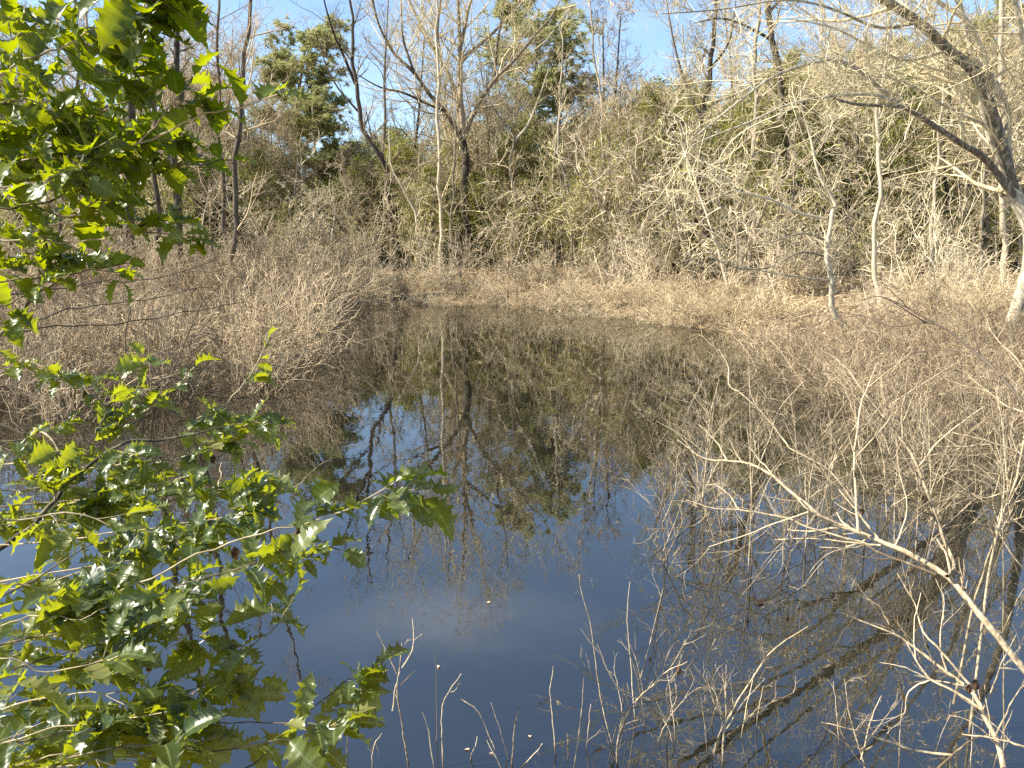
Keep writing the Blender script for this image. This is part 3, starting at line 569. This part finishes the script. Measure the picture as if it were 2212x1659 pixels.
near_stems('bare_shrub', 'pale leafless shrub with a dead leaf caught in its fan of twigs', 'shrub', [
 ('1333,1668 1337,1588 1376,1510 1431,1467 1462,1420 1495,1361', 7, 3), ('1337,1588 1345,1529 1347,1475', 4, 2.5), ('1361,1498 1286,1471 1247,1439 1189,1410', 5, 3),
 ('1384,1463 1411,1361 1433,1271', 4, 2), ('1384,1500 1370,1440 1352,1390', 4, 2), ('1400,1490 1440,1450 1485,1430', 4, 2), ('1420,1475 1462,1450 1480,1380', 4, 2), ('1376,1510 1330,1480 1290,1391', 3.5, 2), ('1390,1500 1375,1430 1350,1370', 3, 2), ('1431,1467 1440,1420 1467,1383', 3, 2), ('1410,1485 1425,1420 1410,1380', 3, 2)],
 B_, twigs=7, Lt=(.06, .16), leaves=[(1464, 1438, 2.62, .035)])
near_stems('bare_shrub', 'pale leafless shrub with one long stem arching right, bottom right', 'shrub', [
 ('1560,1668 1570,1560 1635,1449 1671,1402 1746,1352', 7, 3), ('1568,1557 1540,1510 1525,1432 1546,1381', 4, 2.5), ('1570,1574 1606,1517 1653,1467', 4, 2), ('1570,1590 1645,1530 1717,1495', 4, 2), ('1568,1557 1500,1500 1460,1460', 3, 2), ('1568,1557 1530,1480 1495,1430', 3, 2), ('1570,1540 1560,1440 1552,1440', 3, 2), ('1572,1575 1600,1560 1660,1530', 3, 2)], B_, twigs=6, Lt=(.06, .15))
near_stems('bare_shrub', 'small shrub of drooping hooked twigs between the two pale shrubs', 'shrub', [
 ('1440,1605 1447,1549 1439,1490 1454,1471', 4, 2.5), ('1447,1549 1486,1502 1517,1484 1560,1490', 4, 2), ('1447,1550 1420,1545 1380,1500', 3, 2), ('1458,1549 1470,1580 1464,1580', 3, 2), ('1447,1540 1462,1500 1450,1440', 3, 2)], B_, twigs=6, Lt=(.05, .13))
for lb, tr_, wa, wb, m_, sub in [
 ('tall thin stem curving up to the left above the two pale shrubs', '1329,1640 1302,1529 1290,1451 1275,1346 1253,1268 1251,1240', 4.5, 2.5, B_, []),
 ('long straight twig rising beside the tall thin stem', '1372,1560 1361,1416 1355,1334 1361,1256', 3.5, 2, B_, []),
 ('straight pale stem reaching up right of the middle', '1239,1668 1255,1549 1261,1463', 4.5, 3, B_, []),
 ('short upright pale stem standing alone in open water', '1200,1631 1193,1549 1189,1490 1195,1439', 4.5, 2.5, B_, []),
 ('thick short pale stem nearest the middle of the lower edge', '1105,1668 1111,1580 1122,1529', 5.5, 3.5, B_, []),
 ('stub of pale stem leaning left at the lower edge', '1087,1668 1052,1599', 5, 3.5, B_, []),
 ('stub of pale stem leaning right at the lower edge', '1118,1668 1173,1607', 5, 3.5, B_, []),
 ('bent pale stem with hooked tip left of the middle', '958,1668 954,1568 958,1517 974,1486 997,1455', 4.5, 3, B_, [('974,1495 985,1490 995,1470', 3, 2)]),
 ('slim brown stem leaning left behind the bent stem', '939,1668 923,1568 913,1537', 4, 2.5, B_, []),
 ('dark thin stem standing straight behind the bent stem', '943,1600 943,1471 937,1408', 3.5, 2, 'twig_dark', []),
 ('pair of thin stems leaning far left toward the middle', '1099,1640 1083,1584 1060,1517', 3.5, 2.5, B_, [('1070,1620 1032,1537 997,1510', 3.5, 2.5)]),
 ('small forked twig at the lower edge left of the stems', '804,1668 806,1615 825,1584', 4.5, 3, B_, [('806,1625 793,1617', 3, 2.5), ('812,1605 822,1640', 2.5, 2)]),
 ('single short stem by the holly leaves at the lower edge', '751,1668 751,1568', 4.5, 3, B_, []),
 ('very short stem tip leaning right in dark water', '1017,1640 1032,1592', 4, 2.5, B_, []),
 ('short thin stem right of the thick short stem', '1227,1640 1226,1584', 3.5, 2.5, B_, []),
 ]:
    near_stems('water_stem', lb, 'stem', [(tr_, wa, wb)]+sub, m_)
near_stems('water_stem', 'tall forked pale stem with side twigs left of the bent stem', 'stem', [
 ('884,1668 868,1560 857,1490 864,1440 868,1388', 5.5, 3.5), ('868,1443 892,1400 892,1334', 4, 2.5), ('866,1480 897,1448', 3, 2), ('857,1455 837,1412 812,1361', 4, 2.5), ('848,1535 852,1500 864,1450', 5, 4), ('880,1410 893,1425', 2.5, 2), ('892,1385 912,1369', 3, 2)], B_, twigs=2, Lt=(.04, .09))
for i in range(26):
    x = RNG.choice([RNG.uniform(1560, 1900), RNG.uniform(1240, 1560), RNG.uniform(1700, 2200)]); y = RNG.uniform(1560, 1672); h = RNG.uniform(50, 150); lx_ = RNG.normal(0, 25)
    near_stems('water_stem', 'thin pale twig standing in shallow water toward the lower right edge', 'stem', [(f'{x:.0f},{y:.0f} {x+lx_*.4:.0f},{y-h*.5:.0f} {x+lx_:.0f},{y-h:.0f}', 3.2, 2.2)], B_, twigs=2.5, Lt=(.04, .12))['group'] = 'thin twigs in the shallow water'

# ------------------------------------------------------------------ near shrubs at the right
near_stems('bare_shrub', 'large pale branched shrub reaching in from the right across the water', 'shrub', [
 ('2300,1560 2212,1445 2136,1352 2093,1298 2046,1245 1975,1202 1921,1177 1850,1148 1778,1119 1731,1080 1711,1064 1665,1026 1624,1003 1574,995 1521,991 1463,949', 22, 3.5, 2.35, 3.2),
 ('1570,993 1547,953 1509,917', 5, 3, 3.15, 3.25), ('1850,1148 1749,1102 1711,1064', 9, 6, 2.75, 2.85),
 ('1856,1098 1788,1014 1711,972 1696,953 1650,896 1597,846 1574,835 1574,793 1551,751', 5, 4, 2.8, 3.2),
 ('2046,1245 2062,1224 2047,1182 2005,1071 1978,999 1948,949 1902,892 1860,839 1830,797 1791,762', 11, 5, 2.55, 3.1),
 ('1986,1007 2024,957 2074,915 2127,877', 5, 3, 2.75, 2.7), ('1950,949 1948,896 1955,850 1963,793', 5, 3, 2.8, 2.9),
 ('1854,1148 1849,1068 1845,991 1854,915 1864,862 1894,785', 8, 3, 2.7, 2.9), ('1849,988 1902,930 1933,888', 5, 3, 2.75, 2.7), ('1791,1014 1818,965 1852,915', 4, 3, 2.9, 2.85),
 ('1902,1178 1826,1171 1750,1163 1673,1167', 6, 3, 2.65, 2.8), ('1880,1178 1750,1140 1692,1117 1605,1102 1540,1098 1482,1079', 7, 3, 2.65, 3.0),
 ('1540,1102 1494,1136 1410,1144', 4, 2.5, 2.95, 3.0), ('1597,1102 1574,1068 1543,1045', 4, 2.5, 2.9, 3.), ('1605,1102 1601,1072 1574,1055', 3.5, 2.5, 2.9, 2.9),
 ('1746,1106 1673,1132 1612,1155 1532,1182', 4.5, 3, 2.75, 2.8), ('2021,1241 1957,1216 1903,1195 1867,1177', 10, 6, 2.5, 2.65), ('1865,1178 1790,1195 1750,1235', 4, 2.5, 2.65, 2.6),
 ('1612,1155 1600,1210 1570,1260', 3, 2, 2.8, 2.8), ('1711,1132 1690,1180 1640,1240 1600,1290', 3, 2, 2.75, 2.7), ('1933,1180 1960,1100 1940,1010', 5, 2.5, 2.6, 2.7), ('1975,1202 1965,1150 1985,1090 2010,1030', 4, 2, 2.6, 2.6)],
 B_, d=2.35, extend=0, twigs=7, Lt=(.07, .28), leaves=[(1996, 1072, 2.72, .026), (1862, 1098, 2.74, .024), (1845, 1016, 2.76, .022), (1475, 798, 3.3, .018)])
near_stems('bare_shrub', 'bright many branched shrub rising from the lower right corner', 'shrub', [
 ('2175,1690 2161,1624 2150,1592 2122,1538 2100,1492 2046,1452 1993,1413 1939,1374 1842,1334', 17, 4, 2.1, 2.5),
 ('2118,1531 2064,1495 2011,1467 1978,1424 1957,1388', 9, 4, 2.2, 2.4), ('2011,1467 1964,1492 1953,1542 1939,1567', 5, 3, 2.35, 2.4), ('2007,1467 1950,1440 1900,1431', 4, 2.5, 2.35, 2.4),
 ('2093,1477 2029,1402 1993,1366 1978,1309 1939,1238', 8, 3, 2.25, 2.45), ('1921,1349 1896,1306 1857,1288', 5, 3, 2.4, 2.45), ('2122,1538 2150,1470 2170,1420 2195,1370', 5, 3, 2.2, 2.2),
 ('2150,1592 2190,1510 2230,1460', 6, 3, 2.15, 2.1), ('2046,1452 2030,1380 2040,1300 2020,1250', 5, 2.5, 2.3, 2.35), ('1978,1424 1975,1350 1990,1280', 4, 2.5, 2.35, 2.4), ('2161,1615 2100,1560 2050,1545', 6, 3, 2.15, 2.2)],
 B_, twigs=8, Lt=(.06, .22), leaves=[(2108, 1468, 2.2, .03), (2093, 1480, 2.2, .025)])
near_stems('bare_shrub', 'pale bowed branch curving along the lower edge in the right corner', 'shrub', [
 ('2010,1680 2057,1631 2104,1596 2120,1590', 9, 5, 2.0, 2.1), ('2057,1631 1993,1624 1939,1610 1850,1578 1774,1560', 8, 4, 2.05, 2.2), ('2260,1625 2212,1613 2165,1599 2120,1591 2079,1587', 8, 5, 2.0, 2.1)], B_, d=2.0, extend=.1, twigs=4, Lt=(.05, .15))
near_stems('bare_shrub', 'cluster of upright pale shoots between the lower edge and corner shrub', 'shrub', [
 ('1875,1690 1857,1617 1835,1545 1825,1467', 6, 3), ('1860,1620 1903,1563 1936,1513', 5, 3), ('1860,1640 1880,1560 1905,1500 1903,1517', 4, 2.5), ('1860,1650 1815,1580 1803,1535', 4, 2.5), ('1870,1600 1885,1540 1870,1560', 3, 2), ('1870,1620 1920,1600 1990,1650', 4, 3)], B_, d=2.3, extend=.2, twigs=5, Lt=(.05, .14))
near_stems('bare_shrub', 'pale twiggy shrub crowding the right edge above the corner', 'shrub', [
 ('2135,1240 2161,1125 2196,1030 2212,953 2240,860', 8, 8, 2.9, 2.9), ('2240,1010 2207,980 2108,946 2055,934', 7, 3, 2.9, 3.0), ('2139,960 2074,965 1997,965', 5, 3, 3.0, 3.1), ('2250,1100 2190,1060 2140,1000 2090,960', 6, 3, 2.9, 3.0), ('2240,1180 2200,1130 2100,1070 2060,1060', 5, 2.5, 2.9, 3.0),
 ('2180,1060 2120,1075 2060,1040 2010,1020', 4, 2.5, 2.95, 3.05), ('2250,900 2180,880 2140,850 2080,800', 5, 3, 2.9, 3.1), ('2230,1250 2180,1190 2150,1130', 5, 3, 2.9, 3.0), ('2240,850 2200,780 2160,740 2130,700', 5, 3, 3.0, 3.2), ('2161,1125 2170,1040 2150,950', 5, 2.5, 2.9, 2.9)],
 B_, d=2.9, extend=.9, twigs=12, Lt=(.08, .3))
near_stems('bare_shrub', 'dark arching branch crossing in front of the right thicket', 'branch', [
 ('2260,910 2212,869 2161,812 2112,766 2017,698 1925,705 1864,682 1800,690', 10, 3, 3.6, 4.4), ('2017,698 1960,665 1900,640 1860,650', 5, 2.5, 4., 4.3), ('2112,766 2040,755 1960,760 1900,740', 4, 2.5, 3.8, 4.2)], 'twig_dark', d=3.6, extend=0, twigs=4, Lt=(.15, .4))
near_stems('bare_shrub', 'tall thin upright twigs standing near the right edge', 'shrub', [
 ('2170,1600 2168,1400 2165,1080 2160,900', 4.5, 3, 2.7, 2.7), ('2060,1520 2100,1320 2122,1248 2175,1080 2200,960', 8, 4, 2.9, 2.9), ('2168,1360 2200,1290 2240,1230', 3, 2, 2.7, 2.7)], 'holly_wood', d=2.7, extend=.4, twigs=2)
for i in range(46):
    x = 1480+i*16+RNG.normal(0, 30); yb = RNG.uniform(960, 1240); d = water_d(yb); h = RNG.uniform(150, 330); lx_ = RNG.normal(-20, 50)
    near_stems('bare_shrub', 'loose pale shrub in the water before the right thicket', 'shrub', [(f'{x:.0f},{yb:.0f} {x+lx_*.3:.0f},{yb-h*.4:.0f} {x+lx_*.5:.0f},{yb-h*.7:.0f} {x+lx_:.0f},{yb-h:.0f}', 3.6, 2)]+
     [(f'{x+lx_*.2:.0f},{yb-h*q:.0f} {x+k_*.5:.0f},{yb-h*(q+.22):.0f} {x+k_:.0f},{yb-h*(q+.4):.0f}', 2.8, 1.6) for q, k_ in ((.1, RNG.normal(0, 90)), (.3, RNG.normal(0, 90)), (.5, RNG.normal(0, 80)))],
     B_ if i % 3 else 'branch_dull', twigs=8, Lt=(.12, .42), wmin=.0013, leaves=[(x+lx_*.5, yb-h*.7, d, .03)] if i % 4 == 1 else ())['group'] = 'loose shrubs before the right thicket'

# ------------------------------------------------------------------ holly
def leaf_template():
    st = [(0, .02, 0, 0), (.06, .55, 0, 0)]
    for j in range(4):
        t = .17+.205*j
        st += [(t-.045, .90, .01, 0), (t, 1.30, .09, .045), (t+.035, .90, .0, 0), (t+.105, .80, -.045, 0)]
    st += [(.94, .55, 0, 0), (1.06, .0, 0, 0)]
    A = np.array(st); w0 = .29*np.sin(np.pi*np.clip(A[:, 0]*.93+.04, 0, 1))**.65
    w0[-1] = 0; z = A[:, 2].copy(); z[3::8] *= -.3
    return A[:, 0], A[:, 1]*w0, z, A[:, 3]
LT = leaf_template()
def holly_leaves(mesh, C, Dr, N, Ln, rng=RNG):
    """C base points, Dr direction, N upward normal, Ln length"""
    ts, w, zz, sh = LT; m = len(C); n = len(ts)
    Dr = norm(Dr); N = norm(N-(N*Dr).sum(1, keepdims=True)*Dr); Sd = np.cross(N, Dr)
    bend = rng.uniform(-.05, .5, (m, 1)); fold = rng.uniform(.15, .6, (m, 1)); wv = rng.uniform(.6, 1.6, (m, 1)); wid = rng.uniform(.7, 1.25, (m, 1)); tw = rng.normal(0, .35, (m, 1))
    x = ts[None]; mid = np.stack([np.broadcast_to(x, (m, n)), np.zeros((m, n)), -bend*x*x+.06*np.sin(np.pi*x)], -1)
    out = [mid]
    for sg in (-1, 1):
        for fr in (.5, 1.):
            y = sg*w[None]*wid*fr; z = mid[..., 2]+np.abs(y)*fold*fr+(zz[None]*wv*fr*fr)+tw*y*x
            out.append(np.stack([x+sh[None]*fr+0*y, y, z], -1))
    A = np.stack(out, 2)  # m,n,5,3 : mid, L.5, L1, R.5, R1
    A = A[:, :, [2, 1, 0, 3, 4], :]
    Wp = C[:, None, None, :]+Ln[:, None, None, None]*(A[..., 0:1]*Dr[:, None, None, :]+A[..., 1:2]*Sd[:, None, None, :]+A[..., 2:3]*N[:, None, None, :])
    idx = np.arange(m*n*5).reshape(m, n, 5); a = idx[:, :-1, :-1]; b = idx[:, 1:, :-1]; c = idx[:, 1:, 1:]; d = idx[:, :-1, 1:]
    lat = np.broadcast_to(np.array([1, .5, 0, .5, 1.])[None, None], (m, n, 5)); tint = np.repeat(np.clip(rng.normal(.5, .25, m), 0, 1), n*5)
    mesh.add(Wp, np.stack([a, b, c, d], -1).reshape(-1, 4), tint, lat)
def leafy(mesh_w, mesh_l, P, R, base, llen, spacing=.022, spread=(40, 75), flat=1., start=.25, rng=RNG):
    """leaves along a batch of twigs (m,k,3)"""
    m, k, _ = P.shape; Lp = np.linalg.norm(np.diff(P, axis=1), axis=2).sum(1); cnt = np.maximum((Lp*(1-start)/spacing).astype(int), 2)
    ii = np.repeat(np.arange(m), cnt+1); seq = np.concatenate([np.arange(c+1) for c in cnt]); tot = cnt[ii]
    t = np.where(seq == tot, 1., start+(1-start)*seq/tot); s = t*(k-1)-1e-6; s = np.maximum(s, 0); i0 = np.minimum(s.astype(int), k-2); f = (s-i0)[:, None]
    pos = P[ii, i0]*(1-f)+P[ii, i0+1]*f; T = norm(P[ii, i0+1]-P[ii, i0])
    upv = norm(np.array([0, 0, 1.])*flat+rng.normal(0, .45, (len(ii), 3))); side = norm(np.cross(upv, T))*np.where(seq % 2, 1, -1)[:, None]
    a = np.radians(np.where(seq == tot, rng.normal(0, 12, len(ii)), rng.uniform(*spread, len(ii))))[:, None]
    Dr = norm(T*np.cos(a)+side*np.sin(a)+np.array([0, 0, -.1])+rng.normal(0, .12, (len(ii), 3)))
    Ln = llen*rng.uniform(.5, 1.15, len(ii))*np.where(seq == tot, .85, 1)
    pet = pos+Dr*.007; mesh_w.tubes(np.stack([pos, pet], 1), np.full((len(ii), 2), .0011)-base[0]*0, 3) if False else None
    holly_leaves(mesh_l, pos+Dr*.004, Dr, upv, Ln)
def bough(root, s, d0, d1, w0, w1, per=14, Lt=(.07, .2), llen=.062, spacing=.027, leaf='holly_leaf', start=0., bare=False, lspread=.35, wood_='holly_wood', wmin=.0013):
    P, R = line(s, d0, d1, w0, w1, jit=.002); R = np.maximum(R*.78, wmin); mw = Mesh(); ml = Mesh(); mw.tubes(P, R, 7)
    if not bare:
        Ln = np.linalg.norm(np.diff(P, axis=0), axis=1).sum(); c = max(2, int(per*Ln))
        a, r = kids(P[None], R[None], c, start, 1, (30, 65), Lfix=Lt, Rr=.5, n=6, wander=.09, trop=.0, rmin=wmin*.8, taper=.6, up=0.)
        # flatten side shoots into sprays
        a[:, :, 2] = a[:, :1, 2]+(a[:, :, 2]-a[:, :1, 2])*.4
        mw.tubes(a, r, 4); leafy(mw, ml, a, r, P, llen, spacing)
        tip = P[None, -4:]; leafy(mw, ml, tip, R[None, -4:], P, llen, spacing, start=.0)
        a2, r2 = kids(a, r, 1, .2, .8, (35, 65), (.4, .7), .7, 4, .1, 0, rmin=wmin*.7, taper=.7); mw.tubes(a2, r2, 3); leafy(mw, ml, a2, r2, P, llen*.9, spacing)
    else:
        Ln = np.linalg.norm(np.diff(P, axis=0), axis=1).sum()
        a, r = kids(P[None], R[None], max(1, int(per*.5*Ln)), .2, 1, (25, 55), Lfix=(.03, .10), Rr=.5, n=4, wander=.12, rmin=wmin*.8, taper=.6); mw.tubes(a, r, 4)
    o = mw.build('branch', M[wood_], root)
    if ml.n: ml.build('foliage', M[leaf], o)
    return o
h1 = thing('holly_tree', 'leafy holly hanging in from the upper left corner, leaves lit from behind', 'holly', (0, 0, 0))
U = [
 ('-60,190 0,156 74,121 129,101 195,70 250,51 312,31 390,0', 1.35, 1.3, 7, 3.5, 15, .062), ('-60,20 0,35 47,39 98,64 117,94', 1.5, 1.45, 8, 4, 4, .06), ('129,101 187,137 234,164 273,191', 1.35, 1.4, 4.5, 3, 3, .058),
 ('-60,355 0,350 156,340 297,309 371,281 430,250 508,234 562,220 596,206', 1.45, 1.4, 9, 3, 15, .058), ('-60,410 0,402 59,398 129,375 168,344 234,309', 1.3, 1.3, 7, 4, 15, .056),
 ('-60,460 50,445 150,420 273,370 351,359 461,352 500,345', 1.55, 1.5, 7, 3, 14, .055), ('-60,500 20,520 90,515 156,527 273,504 351,504 430,512', 1.6, 1.5, 6, 3, 12, .055),
 ('-60,80 0,100 60,60 130,20 190,-20', 1.4, 1.3, 6, 3, 14, .06), ('-60,280 0,262 100,250 200,235 300,215 330,190', 1.45, 1.4, 6, 3, 15, .058), ('-60,560 0,585 60,600 150,590 270,570', 1.7, 1.6, 6, 3, 10, .052),
 ('150,-60 200,-20 260,0 330,-10', 1.3, 1.25, 6, 3, 14, .062), ('-60,240 0,225 50,215 110,240 160,290', 1.3, 1.35, 6, 3, 14, .058), ('-60,330 20,300 110,290 220,290 290,270', 1.6, 1.55, 6, 3, 14, .054),
 ('300,309 360,240 400,190 420,170', 1.4, 1.4, 4, 3, 10, .055), ('-60,390 60,440 140,470 200,440 260,430', 1.5, 1.5, 6, 3, 12, .054), ('-60,650 0,660 50,640 110,600', 1.6, 1.6, 6, 3, 8, .05)]
for s, d0, d1, w0, w1, per, ll in U:
    bough(h1, s, d0, d1, w0, w1, per=per*1.0, llen=ll*1.4, Lt=(.05, .12) if per > 8 else (.04, .07))
bough(h1, '-60,650 0,640 117,625 218,609 351,600 470,560', 1.9, 2.1, 5, 2, per=10, bare=True, wood_='bark_dark'); bough(h1, '0,712 98,684 176,663 273,653 390,632 465,612 540,590', 1.9, 2.2, 5, 2, per=10, bare=True, wood_='bark_dark')
bough(h1, '-80,715 0,717 117,706 234,700 351,684 469,663 531,651', 1.9, 2.2, 5, 2, per=8, bare=True, wood_='bark_dark'); bough(h1, '-60,790 0,721 39,686 66,647 117,612 150,600 145,575 121,562 94,516 70,440', 1.9, 1.7, 14, 6, per=5, bare=True)
h2 = thing('holly_bush', 'leafy holly filling the lower left corner over the water, glossy leaves', 'holly', (0, 0, 0))
Lw = [
 ('-60,850 0,815 59,790 117,803 164,831 211,862 230,885', 2.5, 2.4, 6, 3, 11, .055), ('207,936 250,952 293,905 363,846 422,792', 2.4, 2.4, 5, 2.5, 12, .052), ('363,842 336,800 312,768', 2.4, 2.4, 4, 3, 12, .05),
 ('375,936 430,901 484,874 547,800 578,735', 2.4, 2.5, 5, 2.5, 11, .05), ('-60,1240 0,1185 59,1146 117,1085 145,1045 180,1018 234,975 289,952 350,950 450,930 540,910', 1.9, 2.3, 17, 3, 8, .055), ('74,925 109,948 133,979 156,1010', 2.3, 2.1, 7, 4, 8, .052),
 ('-60,1345 0,1330 150,1300 300,1260 420,1200 560,1150 700,1120 770,1090 850,1040', 1.6, 1.55, 8, 3, 11, .062), ('-60,1400 60,1380 200,1350 350,1280 470,1240 600,1200 680,1180 740,1190', 1.65, 1.55, 7, 3, 11, .06),
 ('-60,1100 50,1090 200,1080 330,1090 450,1060 560,1040', 2.1, 2.0, 6, 3, 13, .055), ('-60,1010 60,1000 160,1010 300,1000 420,980 560,900', 2.4, 2.3, 6, 3, 12, .055), ('-60,1180 100,1170 250,1150 400,1130 520,1110', 1.9, 1.8, 6, 3, 12, .056),
 ('-60,1480 80,1430 240,1382 320,1343 390,1300 470,1255', 1.55, 1.6, 6, 3, 10, .06), ('250,1620 336,1568 390,1518 441,1482 508,1420 562,1377 610,1334 633,1290', 1.6, 1.7, 8, 3, 8, .058),
 ('450,1700 560,1640 648,1549 719,1494 750,1470 805,1440', 1.5, 1.6, 6, 3, 5, .055), ('-60,1560 40,1520 160,1500 300,1490 400,1470', 1.5, 1.5, 6, 3, 12, .062), ('-60,1620 100,1590 250,1560 380,1560 520,1560 640,1560 740,1570', 1.45, 1.45, 7, 3, 10, .06),
 ('0,1700 150,1640 300,1610 450,1620 600,1600 680,1610', 1.35, 1.4, 7, 3, 10, .06), ('-60,960 40,950 100,960 200,975', 2.3, 2.3, 5, 3, 12, .055), ('-60,1450 20,1420 80,1450 180,1440 260,1420', 1.4, 1.4, 6, 3, 12, .064), ('150,1700 200,1640 280,1680 350,1690', 1.3, 1.3, 6, 3, 12, .062), ('-60,1280 20,1260 100,1270 200,1240 260,1200', 1.8, 1.75, 6, 3, 10, .058),
 ('-60,1060 30,1060 120,1050 210,1060 300,1040', 2.2, 2.2, 6, 3, 14, .055), ('-60,1130 60,1120 180,1110 320,1180 420,1170', 1.9, 1.8, 6, 3, 13, .056), ('-60,1340 0,1350 80,1330 170,1340 230,1310', 1.5, 1.5, 6, 3, 9, .062), ('300,1310 400,1380 480,1440 560,1470', 1.7, 1.7, 4, 2.5, 6, .055)]
for s, d0, d1, w0, w1, per, ll in Lw:
    bough(h2, s, d0, d1, w0, w1, per=per*.85, llen=ll*1.65, leaf='holly_low', Lt=(.05, .15))
for s, d0, d1, w0, w1 in [('-60,1690 0,1655 117,1620 170,1600', 1.5, 1.5, 5, 3), ('207,936 230,890 211,862 200,850', 2.3, 2.3, 6, 4), ('-60,1700 60,1560 130,1500 200,1440 260,1380', 1.7, 1.8, 9, 4), ('230,885 262,930 250,952 293,935', 2.4, 2.4, 7, 4), ('430,1060 470,1040 547,1000 600,960', 2.1, 2.3, 4, 2), ('625,1062 650,1040 700,1000 722,985', 2.2, 2.3, 4, 2), ('470,1070 478,1030 476,1000', 2.1, 2.2, 5, 3), ('0,1290 80,1250 170,1190 260,1150', 1.8, 1.9, 6, 3), ('50,1400 110,1340 190,1260 280,1180 330,1110', 1.8, 2.0, 6, 3)]:
    bough(h2, s, d0, d1, w0, w1, per=8, bare=True)
for i in range(10):
    y0 = RNG.uniform(1000, 1680); x1 = np.interp(y0, [1000, 1100, 1250, 1350, 1450, 1560, 1680], [330, 480, 430, 280, 330, 480, 620])*RNG.uniform(.5, 1); d0 = np.interp(y0, [1000, 1680], [2.3, 1.4])*RNG.uniform(.9, 1.25)
    bough(h2, f'-60,{y0+40:.0f} {x1*.35:.0f},{y0+RNG.normal(0,14):.0f} {x1*.7:.0f},{y0-20+RNG.normal(0,14):.0f} {x1:.0f},{y0-50:.0f}', d0, d0*.98, 6, 2.5, per=7, llen=.08, leaf='holly_low', Lt=(.05, .14))
for i in range(5):
    y0 = RNG.uniform(60, 600); x1 = np.interp(y0, [0, 150, 250, 350, 480, 600], [330, 230, 330, 420, 330, 230])*RNG.uniform(.5, 1); d0 = RNG.uniform(1.35, 1.9)
    bough(h1, f'-60,{y0+30:.0f} {x1*.35:.0f},{y0+RNG.normal(0,14):.0f} {x1*.7:.0f},{y0-20+RNG.normal(0,14):.0f} {x1:.0f},{y0-40:.0f}', d0, d0*.98, 6, 2.5, per=12, llen=.07, Lt=(.05, .14))
for (x, y, d, sz) in [(184, 842, 2.45, .03), (458, 982, 2.35, .024), (650, 1120, 1.6, .04), (640, 1140, 1.6, .035), (505, 1180, 1.7, .028), (320, 1430, 1.7, .022)]:
    lf = Mesh(); curled(lf, np.array(up3(x, y, d)), sz); lf.build('dead_leaf', M['dead_leaf'], h2)
# specks of floating leaf on the open water
for i, (x, y) in enumerate([(1055, 1302), (948, 1442), (1010, 1620), (1060, 1630), (1145, 1592)]):
    d = water_d(y); f = Mesh(); c = np.array(up3(x, y, d)); c[2] = .006
    a = np.linspace(0, 2*math.pi, 8, endpoint=False); r = RNG.uniform(.003, .007)*(1+.3*RNG.normal(size=8)); V = np.stack([r*1.6*np.cos(a), r*np.sin(a), .003*RNG.normal(size=8)], 1)
    f.add(V, [list(range(8))], np.full(8, .9)); o = f.build('floating_leaf', M['litter']); o.location = tuple(c)
    tag(o, 'tiny pale leaf scrap floating on the open water', 'leaf', 'leaf scraps floating on the water')

for i in range(18):
    for _ in range(40):
        if i < 15: x, y = RNG.uniform(-5, 8), RNG.uniform(6, 22); ok = -1.5 < pond_sd(np.array([x]), np.array([y]))[0] < -.2
        else: x, y = RNG.uniform(-1.6, 2.4), RNG.uniform(2.6, 5.5); ok = abs(x) < y*.6
        if ok: break
    lf = Mesh(); n = 9; a = np.linspace(0, 2*math.pi, n, endpoint=False); r_ = RNG.uniform(.012, .024)*(1+.25*RNG.normal(size=n)); V = np.stack([r_*1.5*np.cos(a), r_*.8*np.sin(a), .006*np.abs(RNG.normal(size=n))], 1); V = np.vstack([V, [0, 0, .002]])
    lf.add(V, [(j, (j+1) % n, n) for j in range(n)], np.full(n+1, RNG.random())); o = lf.build('drifting_leaf', M['dead_leaf']); o.location = (x, y, .004); o.rotation_euler = (0, 0, RNG.uniform(0, 6))
    tag(o, 'small curled brown dead leaf drifting on the pond', 'leaf', 'brown leaves drifting on the pond')
